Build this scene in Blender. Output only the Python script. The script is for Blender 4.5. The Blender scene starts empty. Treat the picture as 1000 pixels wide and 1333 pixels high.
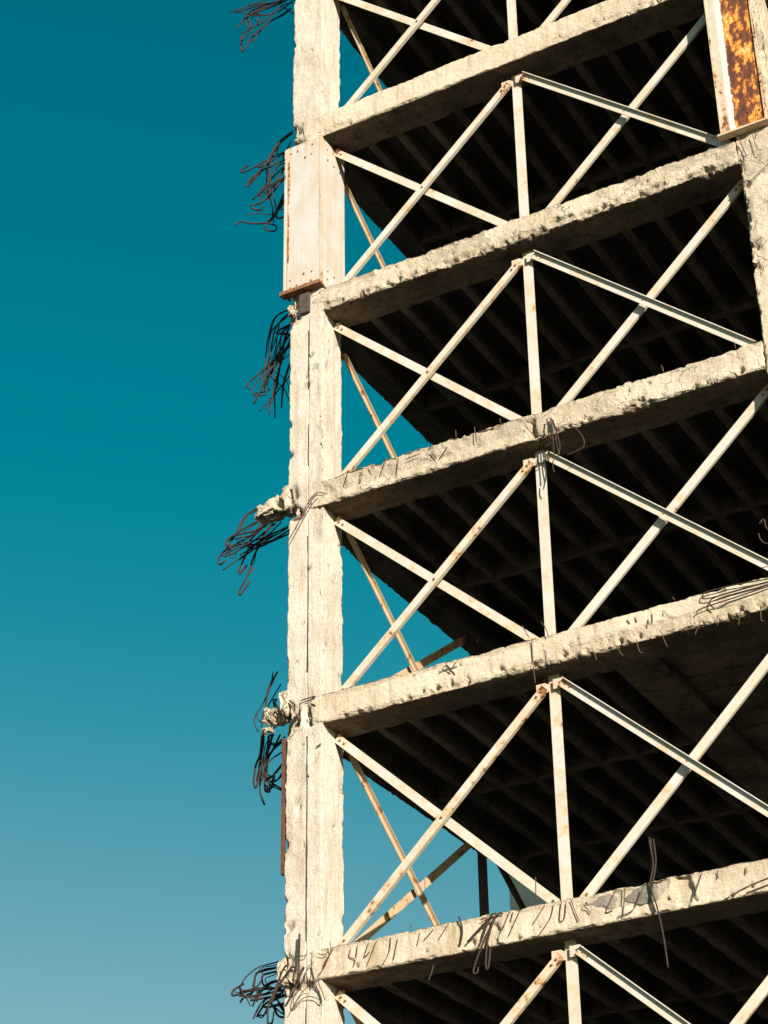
import bpy, math, random
import numpy as np
from mathutils import Vector, Matrix

random.seed(7)
SC = bpy.context.scene
COL = SC.collection

# ------------------------------------------------------------------ camera
cam = bpy.data.cameras.new('camera')
cam.sensor_fit = 'HORIZONTAL'
cam.sensor_width = 36.0
cam.lens = 97.2
cam.clip_start = 0.1
cam.clip_end = 6000
camo = bpy.data.objects.new('camera', cam)
COL.objects.link(camo)
_R = Vector((0.868912, 0.494754, -0.014530))
_U = Vector((0.263901, -0.438242, 0.859244))
_B = _R.cross(_U)
camo.matrix_world = Matrix(((_R.x, _U.x, _B.x, 12.163), (_R.y, _U.y, _B.y, -20.124),
                            (_R.z, _U.z, _B.z, 1.65), (0, 0, 0, 1)))
SC.camera = camo

# ------------------------------------------------------------------ sky and sun
SUN = Vector((1.08, -1.0, 0.385)).normalized()          # direction towards the sun
SUN_EL = math.asin(SUN.z)
SUN_AZ = math.atan2(SUN.x, SUN.y)                      # from +Y, clockwise
w = bpy.data.worlds.new('World')
SC.world = w
w.use_nodes = True
nt = w.node_tree
nt.nodes.clear()
sky = nt.nodes.new('ShaderNodeTexSky')
sky.sky_type = 'NISHITA'
sky.sun_disc = False
sky.sun_elevation = SUN_EL
sky.sun_rotation = SUN_AZ
sky.air_density = 1.0
sky.dust_density = 0.6
sky.ozone_density = 1.0
sep = nt.nodes.new('ShaderNodeSeparateColor')
cmb = nt.nodes.new('ShaderNodeCombineColor')
nt.links.new(sky.outputs[0], sep.inputs[0])
SKY_GRADE = ((1.20, -1.83), (0.640, 0.0), (0.540, 0.05))      # the deep teal of the evening sky: gain and offset per channel
gr = []
for i, (gain, off) in enumerate(SKY_GRADE):
    m = nt.nodes.new('ShaderNodeMath'); m.operation = 'MULTIPLY_ADD'
    m.inputs[1].default_value = gain; m.inputs[2].default_value = off
    nt.links.new(sep.outputs[i], m.inputs[0])
    gr.append(m.outputs[0])
mx = nt.nodes.new('ShaderNodeMath'); mx.operation = 'SMOOTH_MAX'; mx.inputs[1].default_value = 0.0; mx.inputs[2].default_value = 0.55
nt.links.new(gr[0], mx.inputs[0])
mn = nt.nodes.new('ShaderNodeMath'); mn.operation = 'MINIMUM'
nt.links.new(mx.outputs[0], mn.inputs[0]); nt.links.new(gr[1], mn.inputs[1])
for i, o in enumerate((mn.outputs[0], gr[1], gr[2])):
    nt.links.new(o, cmb.inputs[i])
bg = nt.nodes.new('ShaderNodeBackground')
bg.inputs[1].default_value = 0.10
out = nt.nodes.new('ShaderNodeOutputWorld')
nt.links.new(cmb.outputs[0], bg.inputs[0])
nt.links.new(bg.outputs[0], out.inputs[0])

sl = bpy.data.lights.new('sun', 'SUN')
sl.energy = 5.0
sl.angle = math.radians(0.5)
sl.color = (1.0, 0.915, 0.815)
so = bpy.data.objects.new('sun', sl)
COL.objects.link(so)
so.rotation_euler = SUN.to_track_quat('Z', 'Y').to_euler()
so.location = (40, -40, 40)

vs = SC.view_settings
vs.view_transform = 'Standard'
vs.look = 'None'
vs.exposure = 0.80
vs.gamma = 1.0
vs.use_curve_mapping = False

# ------------------------------------------------------------------ numpy noise
def _hash(ix, iy, iz, seed):
    n = (ix * 374761393 + iy * 668265263 + iz * 1274126177 + seed * 974634777) & 0xFFFFFFFF
    n = ((n ^ (n >> 13)) * 1274126177) & 0xFFFFFFFF
    n = n ^ (n >> 16)
    return (n & 0xFFFF) / 32767.5 - 1.0

def vnoise(P, seed=0):
    P = np.asarray(P, float)
    I = np.floor(P).astype(np.int64); F = P - I
    F = F * F * (3 - 2 * F)
    r = 0
    for dx in (0, 1):
        wx = F[:, 0] if dx else 1 - F[:, 0]
        for dy in (0, 1):
            wy = F[:, 1] if dy else 1 - F[:, 1]
            for dz in (0, 1):
                wz = F[:, 2] if dz else 1 - F[:, 2]
                r = r + wx * wy * wz * _hash(I[:, 0] + dx, I[:, 1] + dy, I[:, 2] + dz, seed)
    return r

def fbm(P, seed=0, octv=3):
    r = 0; a = 1.0; t = 0
    for o in range(octv):
        r = r + a * vnoise(P * (2.03 ** o) + o * 17.3, seed + o); t += a; a *= 0.55
    return r / t

def n1(s, seed, octv=2):
    P = np.stack([s, np.full_like(s, seed * 3.71), np.full_like(s, seed * 1.37)], 1)
    return fbm(P, seed, octv)

# ------------------------------------------------------------------ materials
def new_mat(name):
    m = bpy.data.materials.new(name); m.use_nodes = True
    t = m.node_tree; t.nodes.clear()
    o = t.nodes.new('ShaderNodeOutputMaterial')
    b = t.nodes.new('ShaderNodeBsdfPrincipled')
    t.links.new(b.outputs[0], o.inputs[0])
    return m, t, b

def N(t, typ, **kw):
    n = t.nodes.new(typ)
    for k, v in kw.items():
        setattr(n, k, v)
    return n

def noise(t, vec, scale, detail=6, rough=0.6, mapscale=None, loc=None):
    if mapscale or loc:
        mp = N(t, 'ShaderNodeMapping')
        if mapscale: mp.inputs['Scale'].default_value = mapscale
        if loc: mp.inputs['Location'].default_value = loc
        t.links.new(vec, mp.inputs[0]); vec = mp.outputs[0]
    n = N(t, 'ShaderNodeTexNoise')
    n.inputs['Scale'].default_value = scale; n.inputs['Detail'].default_value = detail
    n.inputs['Roughness'].default_value = rough
    t.links.new(vec, n.inputs['Vector'])
    return n.outputs['Fac']

def ramp(t, fac, stops, interp='LINEAR'):
    r = N(t, 'ShaderNodeValToRGB'); r.color_ramp.interpolation = interp
    els = r.color_ramp.elements
    while len(els) < len(stops): els.new(0.5)
    for e, (p, c) in zip(els, stops):
        e.position = p
        e.color = (c, c, c, 1) if not isinstance(c, tuple) else (*c, 1)
    t.links.new(fac, r.inputs[0])
    return r.outputs[0]

def mix(t, fac, a, b, blend='MIX'):
    n = N(t, 'ShaderNodeMix'); n.data_type = 'RGBA'; n.blend_type = blend
    for s, v in ((0, fac), (6, a), (7, b)):
        if isinstance(v, tuple): n.inputs[s].default_value = (*v, 1)
        elif isinstance(v, (int, float)): n.inputs[s].default_value = v
        else: t.links.new(v, n.inputs[s])
    return n.outputs[2]

def mth(t, op, a, b=None, clamp=False):
    n = N(t, 'ShaderNodeMath'); n.operation = op; n.use_clamp = clamp
    for s, v in ((0, a), (1, b)):
        if v is None: continue
        if isinstance(v, (int, float)): n.inputs[s].default_value = v
        else: t.links.new(v, n.inputs[s])
    return n.outputs[0]

def concrete(name, base, dark, raw, stain=0.5, bump=0.5, boards=0.0, pit=0.5, crack=0.0):
    m, t, b = new_mat(name)
    pos = N(t, 'ShaderNodeNewGeometry').outputs['Position']
    big = noise(t, pos, 1.1, 7, 0.65)
    c = mix(t, ramp(t, big, [(0.32, 0.0), (0.62, 1.0)]), dark, base)
    streak = noise(t, pos, 3.2, 5, 0.6, mapscale=(2.6, 2.6, 0.28))
    sm = ramp(t, streak, [(0.50, 0.0), (0.72, 1.0)])
    c = mix(t, mth(t, 'MULTIPLY', sm, stain), c, tuple(v * k for v, k in zip(dark, (0.62, 0.50, 0.38))))
    blot = noise(t, pos, 6.5, 8, 0.7)
    c = mix(t, mth(t, 'MULTIPLY', ramp(t, blot, [(0.56, 0.0), (0.68, 1.0)]), 0.45 * stain + 0.1), c,
            tuple(v * k for v, k in zip(dark, (0.66, 0.56, 0.42))))
    soot_shade = noise(t, pos, 0.55, 9, 0.72, loc=(3.1, 7.7, 1.9))
    c = mix(t, mth(t, 'MULTIPLY', ramp(t, soot_shade, [(0.55, 0.0), (0.66, 1.0)]), 0.55 * stain), c, tuple(v * k for v, k in zip(dark, (0.55, 0.47, 0.38))))
    rs = noise(t, pos, 2.3, 9, 0.74, loc=(8.3, 2.2, 5.5))
    c = mix(t, mth(t, 'MULTIPLY', ramp(t, rs, [(0.60, 0.0), (0.70, 1.0)]), 0.8 * stain), c, tuple(v * k for v, k in zip(dark, (0.72, 0.50, 0.28))))
    sp = noise(t, pos, 55, 4, 0.7)
    c = mix(t, mth(t, 'MULTIPLY', ramp(t, sp, [(0.28, 1.0), (0.45, 0.0)]), pit), c, tuple(v * 0.35 for v in dark))
    at = N(t, 'ShaderNodeAttribute'); at.attribute_name = 'chip'
    ck = None
    if crack:
        wn = N(t, 'ShaderNodeTexNoise'); wn.inputs['Scale'].default_value = 3.5; wn.inputs['Detail'].default_value = 6
        t.links.new(pos, wn.inputs['Vector'])
        va = N(t, 'ShaderNodeVectorMath'); va.operation = 'MULTIPLY_ADD'; va.inputs[1].default_value = (0.35,) * 3
        t.links.new(wn.outputs['Color'], va.inputs[0]); t.links.new(pos, va.inputs[2])
        ve = N(t, 'ShaderNodeTexVoronoi'); ve.feature = 'DISTANCE_TO_EDGE'; ve.inputs['Scale'].default_value = 3.6
        t.links.new(va.outputs[0], ve.inputs['Vector'])
        ck = ramp(t, ve.outputs['Distance'], [(0.006, 1.0), (0.022, 0.0)])
        ck = mth(t, 'MULTIPLY', ck, ramp(t, noise(t, pos, 2.6, 4, 0.6), [(0.50, 0.0), (0.58, 1.0)]))
    ag = noise(t, pos, 28, 6, 0.75)
    rawc = mix(t, ramp(t, ag, [(0.35, 0.0), (0.6, 1.0)]), tuple(v * 0.66 for v in raw), raw)
    c = mix(t, mth(t, 'MULTIPLY', at.outputs['Fac'], 0.85), c, rawc)
    if ck is not None:
        c = mix(t, mth(t, 'MULTIPLY', ck, crack), c, (0.05, 0.04, 0.03))
    t.links.new(c, b.inputs['Base Color'])
    b.inputs['Roughness'].default_value = 0.92
    b.inputs['Specular IOR Level'].default_value = 0.2
    h1 = noise(t, pos, 16, 8, 0.7)
    h2 = noise(t, pos, 70, 5, 0.7)
    vo = N(t, 'ShaderNodeTexVoronoi'); vo.inputs['Scale'].default_value = 26
    t.links.new(pos, vo.inputs['Vector'])
    pits = ramp(t, vo.outputs['Distance'], [(0.05, 0.0), (0.22, 1.0)])
    h = mth(t, 'ADD', mth(t, 'MULTIPLY', h1, 1.0), mth(t, 'MULTIPLY', h2, 0.35))
    rn = N(t, 'ShaderNodeTexNoise'); rn.noise_type = 'RIDGED_MULTIFRACTAL'; rn.normalize = False
    rn.inputs['Scale'].default_value = 5.0; rn.inputs['Detail'].default_value = 5; rn.inputs['Roughness'].default_value = 0.6
    t.links.new(pos, rn.inputs['Vector'])
    h = mth(t, 'SUBTRACT', h, mth(t, 'MULTIPLY', rn.outputs['Fac'], 0.16))
    h = mth(t, 'ADD', h, mth(t, 'MULTIPLY', pits, 0.12))
    h = mth(t, 'ADD', h, mth(t, 'MULTIPLY', mth(t, 'MULTIPLY', ag, at.outputs['Fac']), 1.6))
    if ck is not None:
        h = mth(t, 'SUBTRACT', h, mth(t, 'MULTIPLY', ck, 0.8))
    if boards:
        wv = N(t, 'ShaderNodeTexWave'); wv.bands_direction = 'Z'; wv.inputs['Scale'].default_value = 1.1
        wv.inputs['Distortion'].default_value = 1.0; wv.inputs['Detail'].default_value = 2
        t.links.new(pos, wv.inputs['Vector'])
        h = mth(t, 'ADD', h, mth(t, 'MULTIPLY', ramp(t, wv.outputs['Fac'], [(0.0, 0.0), (0.06, 1.0)]), boards))
    bp = N(t, 'ShaderNodeBump'); bp.inputs['Strength'].default_value = bump
    bp.inputs['Distance'].default_value = 0.03
    t.links.new(h, bp.inputs['Height']); t.links.new(bp.outputs[0], b.inputs['Normal'])
    return m

def paint(name, rust=0.5, white=(0.74, 0.70, 0.62), stretch=(9, 9, 1.2), xr=None, rough=0.5):
    """white paint over steel; attribute 'wear' (0..1) raises the rust"""
    m, t, b = new_mat(name)
    pos = N(t, 'ShaderNodeNewGeometry').outputs['Position']
    at = N(t, 'ShaderNodeAttribute'); at.attribute_name = 'wear'
    a = noise(t, pos, 1.0, 8, 0.68, mapscale=stretch)
    bb = noise(t, pos, 14, 8, 0.72)
    f = mth(t, 'ADD', mth(t, 'MULTIPLY', a, 0.62), mth(t, 'MULTIPLY', bb, 0.38))
    f = mth(t, 'ADD', f, mth(t, 'MULTIPLY', at.outputs['Fac'], 0.20))
    if xr:
        s = N(t, 'ShaderNodeSeparateXYZ'); t.links.new(pos, s.inputs[0])
        mr = N(t, 'ShaderNodeMapRange'); mr.inputs[1].default_value = xr[0]; mr.inputs[2].default_value = xr[1]
        mr.inputs[3].default_value = 0.0; mr.inputs[4].default_value = xr[2]
        t.links.new(s.outputs[0], mr.inputs[0]); f = mth(t, 'ADD', f, mr.outputs[0])
    lo = 0.68 - 0.2 * rust
    halo = ramp(t, f, [(lo - 0.12, 0.0), (lo + 0.02, 1.0)])
    core = ramp(t, f, [(lo, 0.0), (lo + 0.05, 1.0)])
    deep = ramp(t, bb, [(0.46, 0.0), (0.56, 1.0)])
    tint = noise(t, pos, 2.2, 5, 0.6)
    c = mix(t, ramp(t, tint, [(0.35, 0.0), (0.65, 1.0)]), tuple(v * k for v, k in zip(white, (0.90, 0.86, 0.76))), white)
    c = mix(t, mth(t, 'MULTIPLY', halo, 0.70), c, (0.52, 0.31, 0.12))
    c = mix(t, core, c, mix(t, deep, (0.34, 0.12, 0.025), (0.085, 0.026, 0.010)))
    t.links.new(c, b.inputs['Base Color'])
    rr = mix(t, core, (rough,) * 3, (0.85,) * 3)
    t.links.new(rr, b.inputs['Roughness'])
    h = mth(t, 'ADD', mth(t, 'MULTIPLY', core, -0.5), mth(t, 'MULTIPLY', mth(t, 'MULTIPLY', bb, core), 1.5))
    h = mth(t, 'ADD', h, mth(t, 'MULTIPLY', noise(t, pos, 3.0, 3, 0.5), 0.5))
    bp = N(t, 'ShaderNodeBump'); bp.inputs['Strength'].default_value = 0.35; bp.inputs['Distance'].default_value = 0.01
    t.links.new(h, bp.inputs['Height']); t.links.new(bp.outputs[0], b.inputs['Normal'])
    return m

def rust_panel(name):
    """peeling plate: white paint in the first 15 cm, then bright and dark rust in runs"""
    m, t, b = new_mat(name)
    pos = N(t, 'ShaderNodeNewGeometry').outputs['Position']
    a = noise(t, pos, 1.0, 9, 0.66, mapscale=(8, 8, 3.2))
    f2 = noise(t, pos, 13, 9, 0.72)
    f = mth(t, 'ADD', mth(t, 'MULTIPLY', a, 0.7), mth(t, 'MULTIPLY', f2, 0.3))
    s = N(t, 'ShaderNodeSeparateXYZ'); t.links.new(pos, s.inputs[0])
    mr = N(t, 'ShaderNodeMapRange'); mr.inputs[1].default_value = 6.215; mr.inputs[2].default_value = 6.27
    t.links.new(s.outputs[0], mr.inputs[0])
    cr = N(t, 'ShaderNodeValToRGB'); els = cr.color_ramp.elements
    stops = [(0.40, (0.055, 0.017, 0.008)), (0.50, (0.14, 0.036, 0.011)), (0.525, (0.46, 0.155, 0.018)), (0.565, (0.62, 0.29, 0.035)), (0.605, (0.60, 0.40, 0.14)), (0.67, (0.55, 0.50, 0.42))]
    while len(els) < len(stops): els.new(0.5)
    for e, (p, c) in zip(els, stops): e.position = p; e.color = (*c, 1)
    t.links.new(f, cr.inputs[0])
    edge = mth(t, 'ADD', mr.outputs[0], mth(t, 'MULTIPLY', mth(t, 'SUBTRACT', f2, 0.5), 1.8))
    c = mix(t, ramp(t, edge, [(0.35, 0.0), (0.5, 1.0)]), (0.54, 0.51, 0.46), cr.outputs[0])
    t.links.new(c, b.inputs['Base Color']); b.inputs['Roughness'].default_value = 0.75
    bp = N(t, 'ShaderNodeBump'); bp.inputs['Strength'].default_value = 0.7; bp.inputs['Distance'].default_value = 0.012
    t.links.new(f, bp.inputs['Height']); t.links.new(bp.outputs[0], b.inputs['Normal'])
    return m

def rusty(name, a, bcol, scale=20):
    m, t, b = new_mat(name)
    pos = N(t, 'ShaderNodeNewGeometry').outputs['Position']
    c = mix(t, ramp(t, noise(t, pos, scale, 6, 0.7), [(0.38, 0.0), (0.62, 1.0)]), a, bcol)
    t.links.new(c, b.inputs['Base Color'])
    b.inputs['Roughness'].default_value = 0.85
    bp = N(t, 'ShaderNodeBump'); bp.inputs['Strength'].default_value = 0.4; bp.inputs['Distance'].default_value = 0.004
    t.links.new(noise(t, pos, 90, 4, 0.7), bp.inputs['Height']); t.links.new(bp.outputs[0], b.inputs['Normal'])
    return m

def ground_mat():
    m, t, b = new_mat('dirt_ground')
    pos = N(t, 'ShaderNodeNewGeometry').outputs['Position']
    c = mix(t, ramp(t, noise(t, pos, 0.35, 8, 0.65), [(0.35, 0.0), (0.65, 1.0)]), (0.035, 0.032, 0.026), (0.060, 0.052, 0.040))
    c = mix(t, ramp(t, noise(t, pos, 9, 6, 0.7), [(0.5, 0.0), (0.62, 1.0)]), c, (0.03, 0.036, 0.016))
    t.links.new(c, b.inputs['Base Color']); b.inputs['Roughness'].default_value = 0.95
    bp = N(t, 'ShaderNodeBump'); bp.inputs['Strength'].default_value = 0.6; bp.inputs['Distance'].default_value = 0.05
    t.links.new(noise(t, pos, 7, 8, 0.7), bp.inputs['Height']); t.links.new(bp.outputs[0], b.inputs['Normal'])
    return m

M = {
    'column': concrete('column_concrete', (0.61, 0.55, 0.465), (0.50, 0.435, 0.345), (0.56, 0.475, 0.36), 0.55, 0.75, 0.0, 0.6, 0.0),
    'plaster': concrete('plastered_concrete', (0.64, 0.555, 0.425), (0.50, 0.415, 0.295), (0.60, 0.50, 0.355), 0.70, 0.8, 0.0, 0.65, 0.0),
    'rough': concrete('rough_concrete', (0.66, 0.575, 0.44), (0.50, 0.415, 0.295), (0.64, 0.54, 0.39), 0.60, 1.0, 0.0, 0.85, 0.35),
    'soffit': concrete('stained_shaded_concrete', (0.22, 0.165, 0.105), (0.060, 0.050, 0.040), (0.34, 0.27, 0.18), 0.75, 1.0, 0.0, 0.6, 0.3),  # brown stained concrete; its darkness also carries the shade under the front beams
    'soot_shade': concrete('shaded_slab', (0.050, 0.043, 0.037), (0.026, 0.023, 0.022), (0.06, 0.05, 0.04), 0.4, 0.5, 0.0, 0.3),  # near-black colour holds the shade of the voids between the ribs
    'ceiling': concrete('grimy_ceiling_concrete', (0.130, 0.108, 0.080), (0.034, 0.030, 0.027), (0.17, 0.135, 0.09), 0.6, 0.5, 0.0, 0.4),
    'patch': concrete('grey_mortar', (0.25, 0.225, 0.19), (0.17, 0.15, 0.125), (0.25, 0.22, 0.18), 0.4, 0.6, 0.0, 0.5),
    'infill': concrete('infill_render', (0.56, 0.55, 0.50), (0.46, 0.45, 0.40), (0.5, 0.48, 0.42), 0.3, 0.3, 0.0, 0.2),
    'brace': paint('painted_steel', 0.26, white=(0.53, 0.505, 0.455), stretch=(4, 4, 4)),
    'brace_rusty': paint('painted_steel_rusty', 0.45, white=(0.50, 0.41, 0.30), stretch=(4, 4, 4)),
    'jacket': paint('jacket_paint', 0.30, white=(0.49, 0.478, 0.455), stretch=(11, 11, 0.9)),
    'jacket_rust': rust_panel('peeling_rust'),
    'rust_edge': rusty('rusted_edge', (0.28, 0.12, 0.045), (0.11, 0.045, 0.022)),
    'rust_dark': rusty('dark_rust', (0.13, 0.050, 0.026), (0.06, 0.026, 0.018)),
    'rebar': rusty('rusted_rebar', (0.045, 0.024, 0.015), (0.018, 0.012, 0.010), 60),
    'wire': rusty('rusted_wire', (0.11, 0.055, 0.03), (0.05, 0.028, 0.018), 80),
    'bracket': rusty('weathered_shaded_steel', (0.075, 0.06, 0.05), (0.04, 0.033, 0.03), 12),  # bracket steel; on the far side struts and braces it paints their shade
    'ground': ground_mat(),
    'tar': rusty('tarred_cable', (0.025, 0.02, 0.018), (0.04, 0.032, 0.026), 30),
    'glass': rusty('dark_glass', (0.02, 0.025, 0.03), (0.03, 0.035, 0.04), 2),
}

# ------------------------------------------------------------------ mesh helpers
def link(name, me, parent=None, mat=None):
    if mat is not None and not me.materials: me.materials.append(mat)
    o = bpy.data.objects.new(name, me); COL.objects.link(o)
    if parent is not None: o.parent = parent
    return o

def mesh_np(name, V, quads, tris=(), attr=None, aname='chip', smooth=True):
    me = bpy.data.meshes.new(name)
    V = np.asarray(V, np.float32); q = np.asarray(quads, np.int32).reshape(-1, 4)
    tr = np.asarray(tris, np.int32).reshape(-1, 3)
    me.vertices.add(len(V)); me.vertices.foreach_set('co', V.ravel())
    nl = q.size + tr.size
    me.loops.add(nl); me.loops.foreach_set('vertex_index', np.concatenate([q.ravel(), tr.ravel()]))
    me.polygons.add(len(q) + len(tr))
    ls = np.concatenate([np.arange(len(q)) * 4, q.size + np.arange(len(tr)) * 3]).astype(np.int32)
    me.polygons.foreach_set('loop_start', ls)
    me.update(calc_edges=True)
    me.polygons.foreach_set('use_smooth', np.full(len(q) + len(tr), smooth))
    if attr is not None:
        a = me.attributes.new(aname, 'FLOAT', 'POINT'); a.data.foreach_set('value', np.asarray(attr, np.float32))
    me.validate()
    return me

def span(L, d, fine=0.0):
    n = max(1, int(round(L / d)))
    t = np.linspace(0, L, n + 1)
    if fine and L > 0.12:
        ex = np.array([0.008, 0.02, 0.04])
        t = np.unique(np.round(np.concatenate([t, ex, L - ex]), 4))
    return t

def prism(name, o, ax, au, av, L, W, H, dl=0.03, ds=0.03, chip=(0.02,) * 4, nick=0.006, rough=0.004, seed=1,
          gouges=(), spall=None, ends=True, endrough=0.0, extra_u=(), groove=None, soffit=False):
    """a weathered rectangular member: length along ax, section W x H along au, av; chip = break size of its four long edges
    (edges at (0,0),(W,0),(W,H),(0,H)).  spall(s,u,v,P) -> depth of lost cover on the u=0 face."""
    o = np.array(o, float); ax = np.array(ax, float); au = np.array(au, float); av = np.array(av, float)
    tu = span(W, ds, 1); tv = span(H, ds, 1)
    if len(extra_u): tv = np.unique(np.concatenate([tv, extra_u]))
    sec = [(u, 0.0) for u in tu[:-1]] + [(W, v) for v in tv[:-1]] + [(u, H) for u in tu[::-1][:-1]] + [(0.0, v) for v in tv[::-1][:-1]]
    sec = np.array(sec); n = len(sec)
    S = span(L, dl); k = len(S)
    s = np.repeat(S, n); u = np.tile(sec[:, 0], k); v = np.tile(sec[:, 1], k)
    u0, v0 = u.copy(), v.copy()
    att = np.zeros(len(s))
    P0 = o + s[:, None] * ax + u[:, None] * au + v[:, None] * av
    # lost cover
    if spall is not None:
        d = spall(s, u, v, P0)
        face = (u0 < 1e-6)
        d = np.where(face, d, 0.0)
        u = u + d; att = np.maximum(att, np.clip(d / 0.02, 0, 1))
    if groove is not None:                      # (v position, half width, depth) along the u=0 face, wandering
        gv, gw, gd, z0, z1 = groove
        wob = gv + 0.004 * n1(s * 3.0, seed + 50)
        g = np.clip((1 - np.abs(v0 - wob) / gw) * 2.5, 0, 1) * (u0 < 1e-6) * (s > z0) * (s < z1)
        g *= np.clip(0.75 + 0.8 * n1(s * 5.0, seed + 51), 0, 1)
        u = u + gd * g
    # gouges: towards the axis
    for (gx, gy, gz, r, d) in gouges:
        c = np.array((gx, gy, gz))
        dist = np.linalg.norm(P0 - c, axis=1)
        nz = fbm(P0 * 14.0, seed + 31, 3)
        mk = np.clip((1 - dist / r + 0.55 * nz) * 2.2, 0, 1) * (dist < r * 1.7)
        iu = np.where(u0 < 1e-6, 1.0, np.where(u0 > W - 1e-6, -1.0, 0.0))
        iv = np.where(v0 < 1e-6, 1.0, np.where(v0 > H - 1e-6, -1.0, 0.0))
        u = u + iu * d * mk; v = v + iv * d * mk
        att = np.maximum(att, mk)
    # broken edges
    for i, (cu, cv, su, sv) in enumerate(((0, 0, 1, 1), (W, 0, -1, 1), (W, H, -1, -1), (0, H, 1, -1))):
        amp = chip[i]
        sd = seed * 7 + i * 13
        c = nick * (1.0 + 0.8 * n1(s * 9.0, sd)) + amp * np.maximum(0, n1(s * 1.7, sd + 1, 3) + 0.05) * (0.6 + 0.8 * np.abs(n1(s * 7.0, sd + 2, 3)))
        c = c + amp * 1.5 * np.maximum(0, n1(s * 4.5, sd + 3, 2) - 0.35)
        c = c + amp * 0.45 * np.maximum(0, n1(s * 16.0, sd + 4, 2) + 0.1) * (n1(s * 0.9, sd + 6, 2) > -0.35)
        a = (u - cu) * su; b = (v - cv) * sv
        jit = 1 + 0.35 * vnoise(P0 * 30.0, sd + 5)
        lack = np.maximum(0, c * jit - a - b)
        u = u + su * lack * 0.5; v = v + sv * lack * 0.5
        att = np.maximum(att, np.clip(lack / 0.012, 0, 1) * (lack > 0.012))
    P = o + s[:, None] * ax + u[:, None] * au + v[:, None] * av
    if rough > 0:
        f = 7.0
        R = np.stack([fbm(P0 * f, seed + 61, 3), fbm(P0 * f + 40, seed + 62, 3), fbm(P0 * f + 80, seed + 63, 3)], 1)
        P = P + R * rough * (1 + 1.6 * att[:, None])
    if endrough > 0:
        e = np.minimum(s, L - s); k2 = np.clip(1 - e / (endrough * 1.5), 0, 1)
        sg = np.where(s < L / 2, 1.0, -1.0)
        P = P + ax * (sg * k2 * endrough * (0.5 + 0.5 * fbm(P0 * 9.0 * (1 - np.abs(ax)), seed + 71, 3)))[:, None]
    i = np.arange(k - 1)[:, None] * n; j = np.arange(n)[None, :]; j2 = (j + 1) % n
    Q = np.stack([i + j, i + j2, i + n + j2, i + n + j], -1).reshape(-1, 4)
    T = []
    V = list(P)
    if ends:
        for base, flip in ((0, True), ((k - 1) * n, False)):
            c = P[base:base + n].mean(0); V.append(c); ci = len(V) - 1
            for q in range(n):
                a_, b_ = base + q, base + (q + 1) % n
                T.append((b_, a_, ci) if flip else (a_, b_, ci))
        att = np.concatenate([att, [0.6, 0.6]])
    if np.dot(np.cross(au, av), ax) < 0:
        Q = Q[:, ::-1]; T = [t[::-1] for t in T]
    me = mesh_np(name, np.array(V), Q, T, att)
    if soffit:                                   # raw concrete (second slot) below and behind, soffit shade in its colour; rendered face
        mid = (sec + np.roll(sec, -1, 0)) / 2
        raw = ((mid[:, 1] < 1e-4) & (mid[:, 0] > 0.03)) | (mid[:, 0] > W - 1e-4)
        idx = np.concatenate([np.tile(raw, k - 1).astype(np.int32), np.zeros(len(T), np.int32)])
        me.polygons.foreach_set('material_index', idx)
    return me

def box_mesh(name, x0, x1, y0, y1, z0, z1, bevel=0.0):
    V = [(x, y, z) for x in (x0, x1) for y in (y0, y1) for z in (z0, z1)]
    Fs = [(0, 1, 3, 2), (4, 6, 7, 5), (0, 4, 5, 1), (2, 3, 7, 6), (0, 2, 6, 4), (1, 5, 7, 3)]
    return mesh_np(name, V, Fs, smooth=False)

def strip_mesh(name, x0, x1, y0, y1, z0, z1, n=24, wearfn=None):
    """box divided along its longest side, with a wear attribute"""
    dims = np.array([x1 - x0, y1 - y0, z1 - z0]); a = int(np.argmax(dims))
    o = np.array([x0, y0, z0], float); E3 = np.eye(3)
    b, c = (a + 1) % 3, (a + 2) % 3
    S = np.linspace(0, dims[a], n + 1)
    sec = [(0, 0), (dims[b], 0), (dims[b], dims[c]), (0, dims[c])]
    V = []; W = []
    for s in S:
        for (p, q) in sec:
            V.append(o + E3[a] * s + E3[b] * p + E3[c] * q)
            W.append(wearfn(s / dims[a]) if wearfn else 0.0)
    Q = []
    for i in range(n):
        for j in range(4):
            Q.append((i * 4 + j, i * 4 + (j + 1) % 4, (i + 1) * 4 + (j + 1) % 4, (i + 1) * 4 + j))
    Q.append((3, 2, 1, 0)); Q.append((n * 4, n * 4 + 1, n * 4 + 2, n * 4 + 3))
    return mesh_np(name, V, Q, attr=W, aname='wear', smooth=False)

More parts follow.
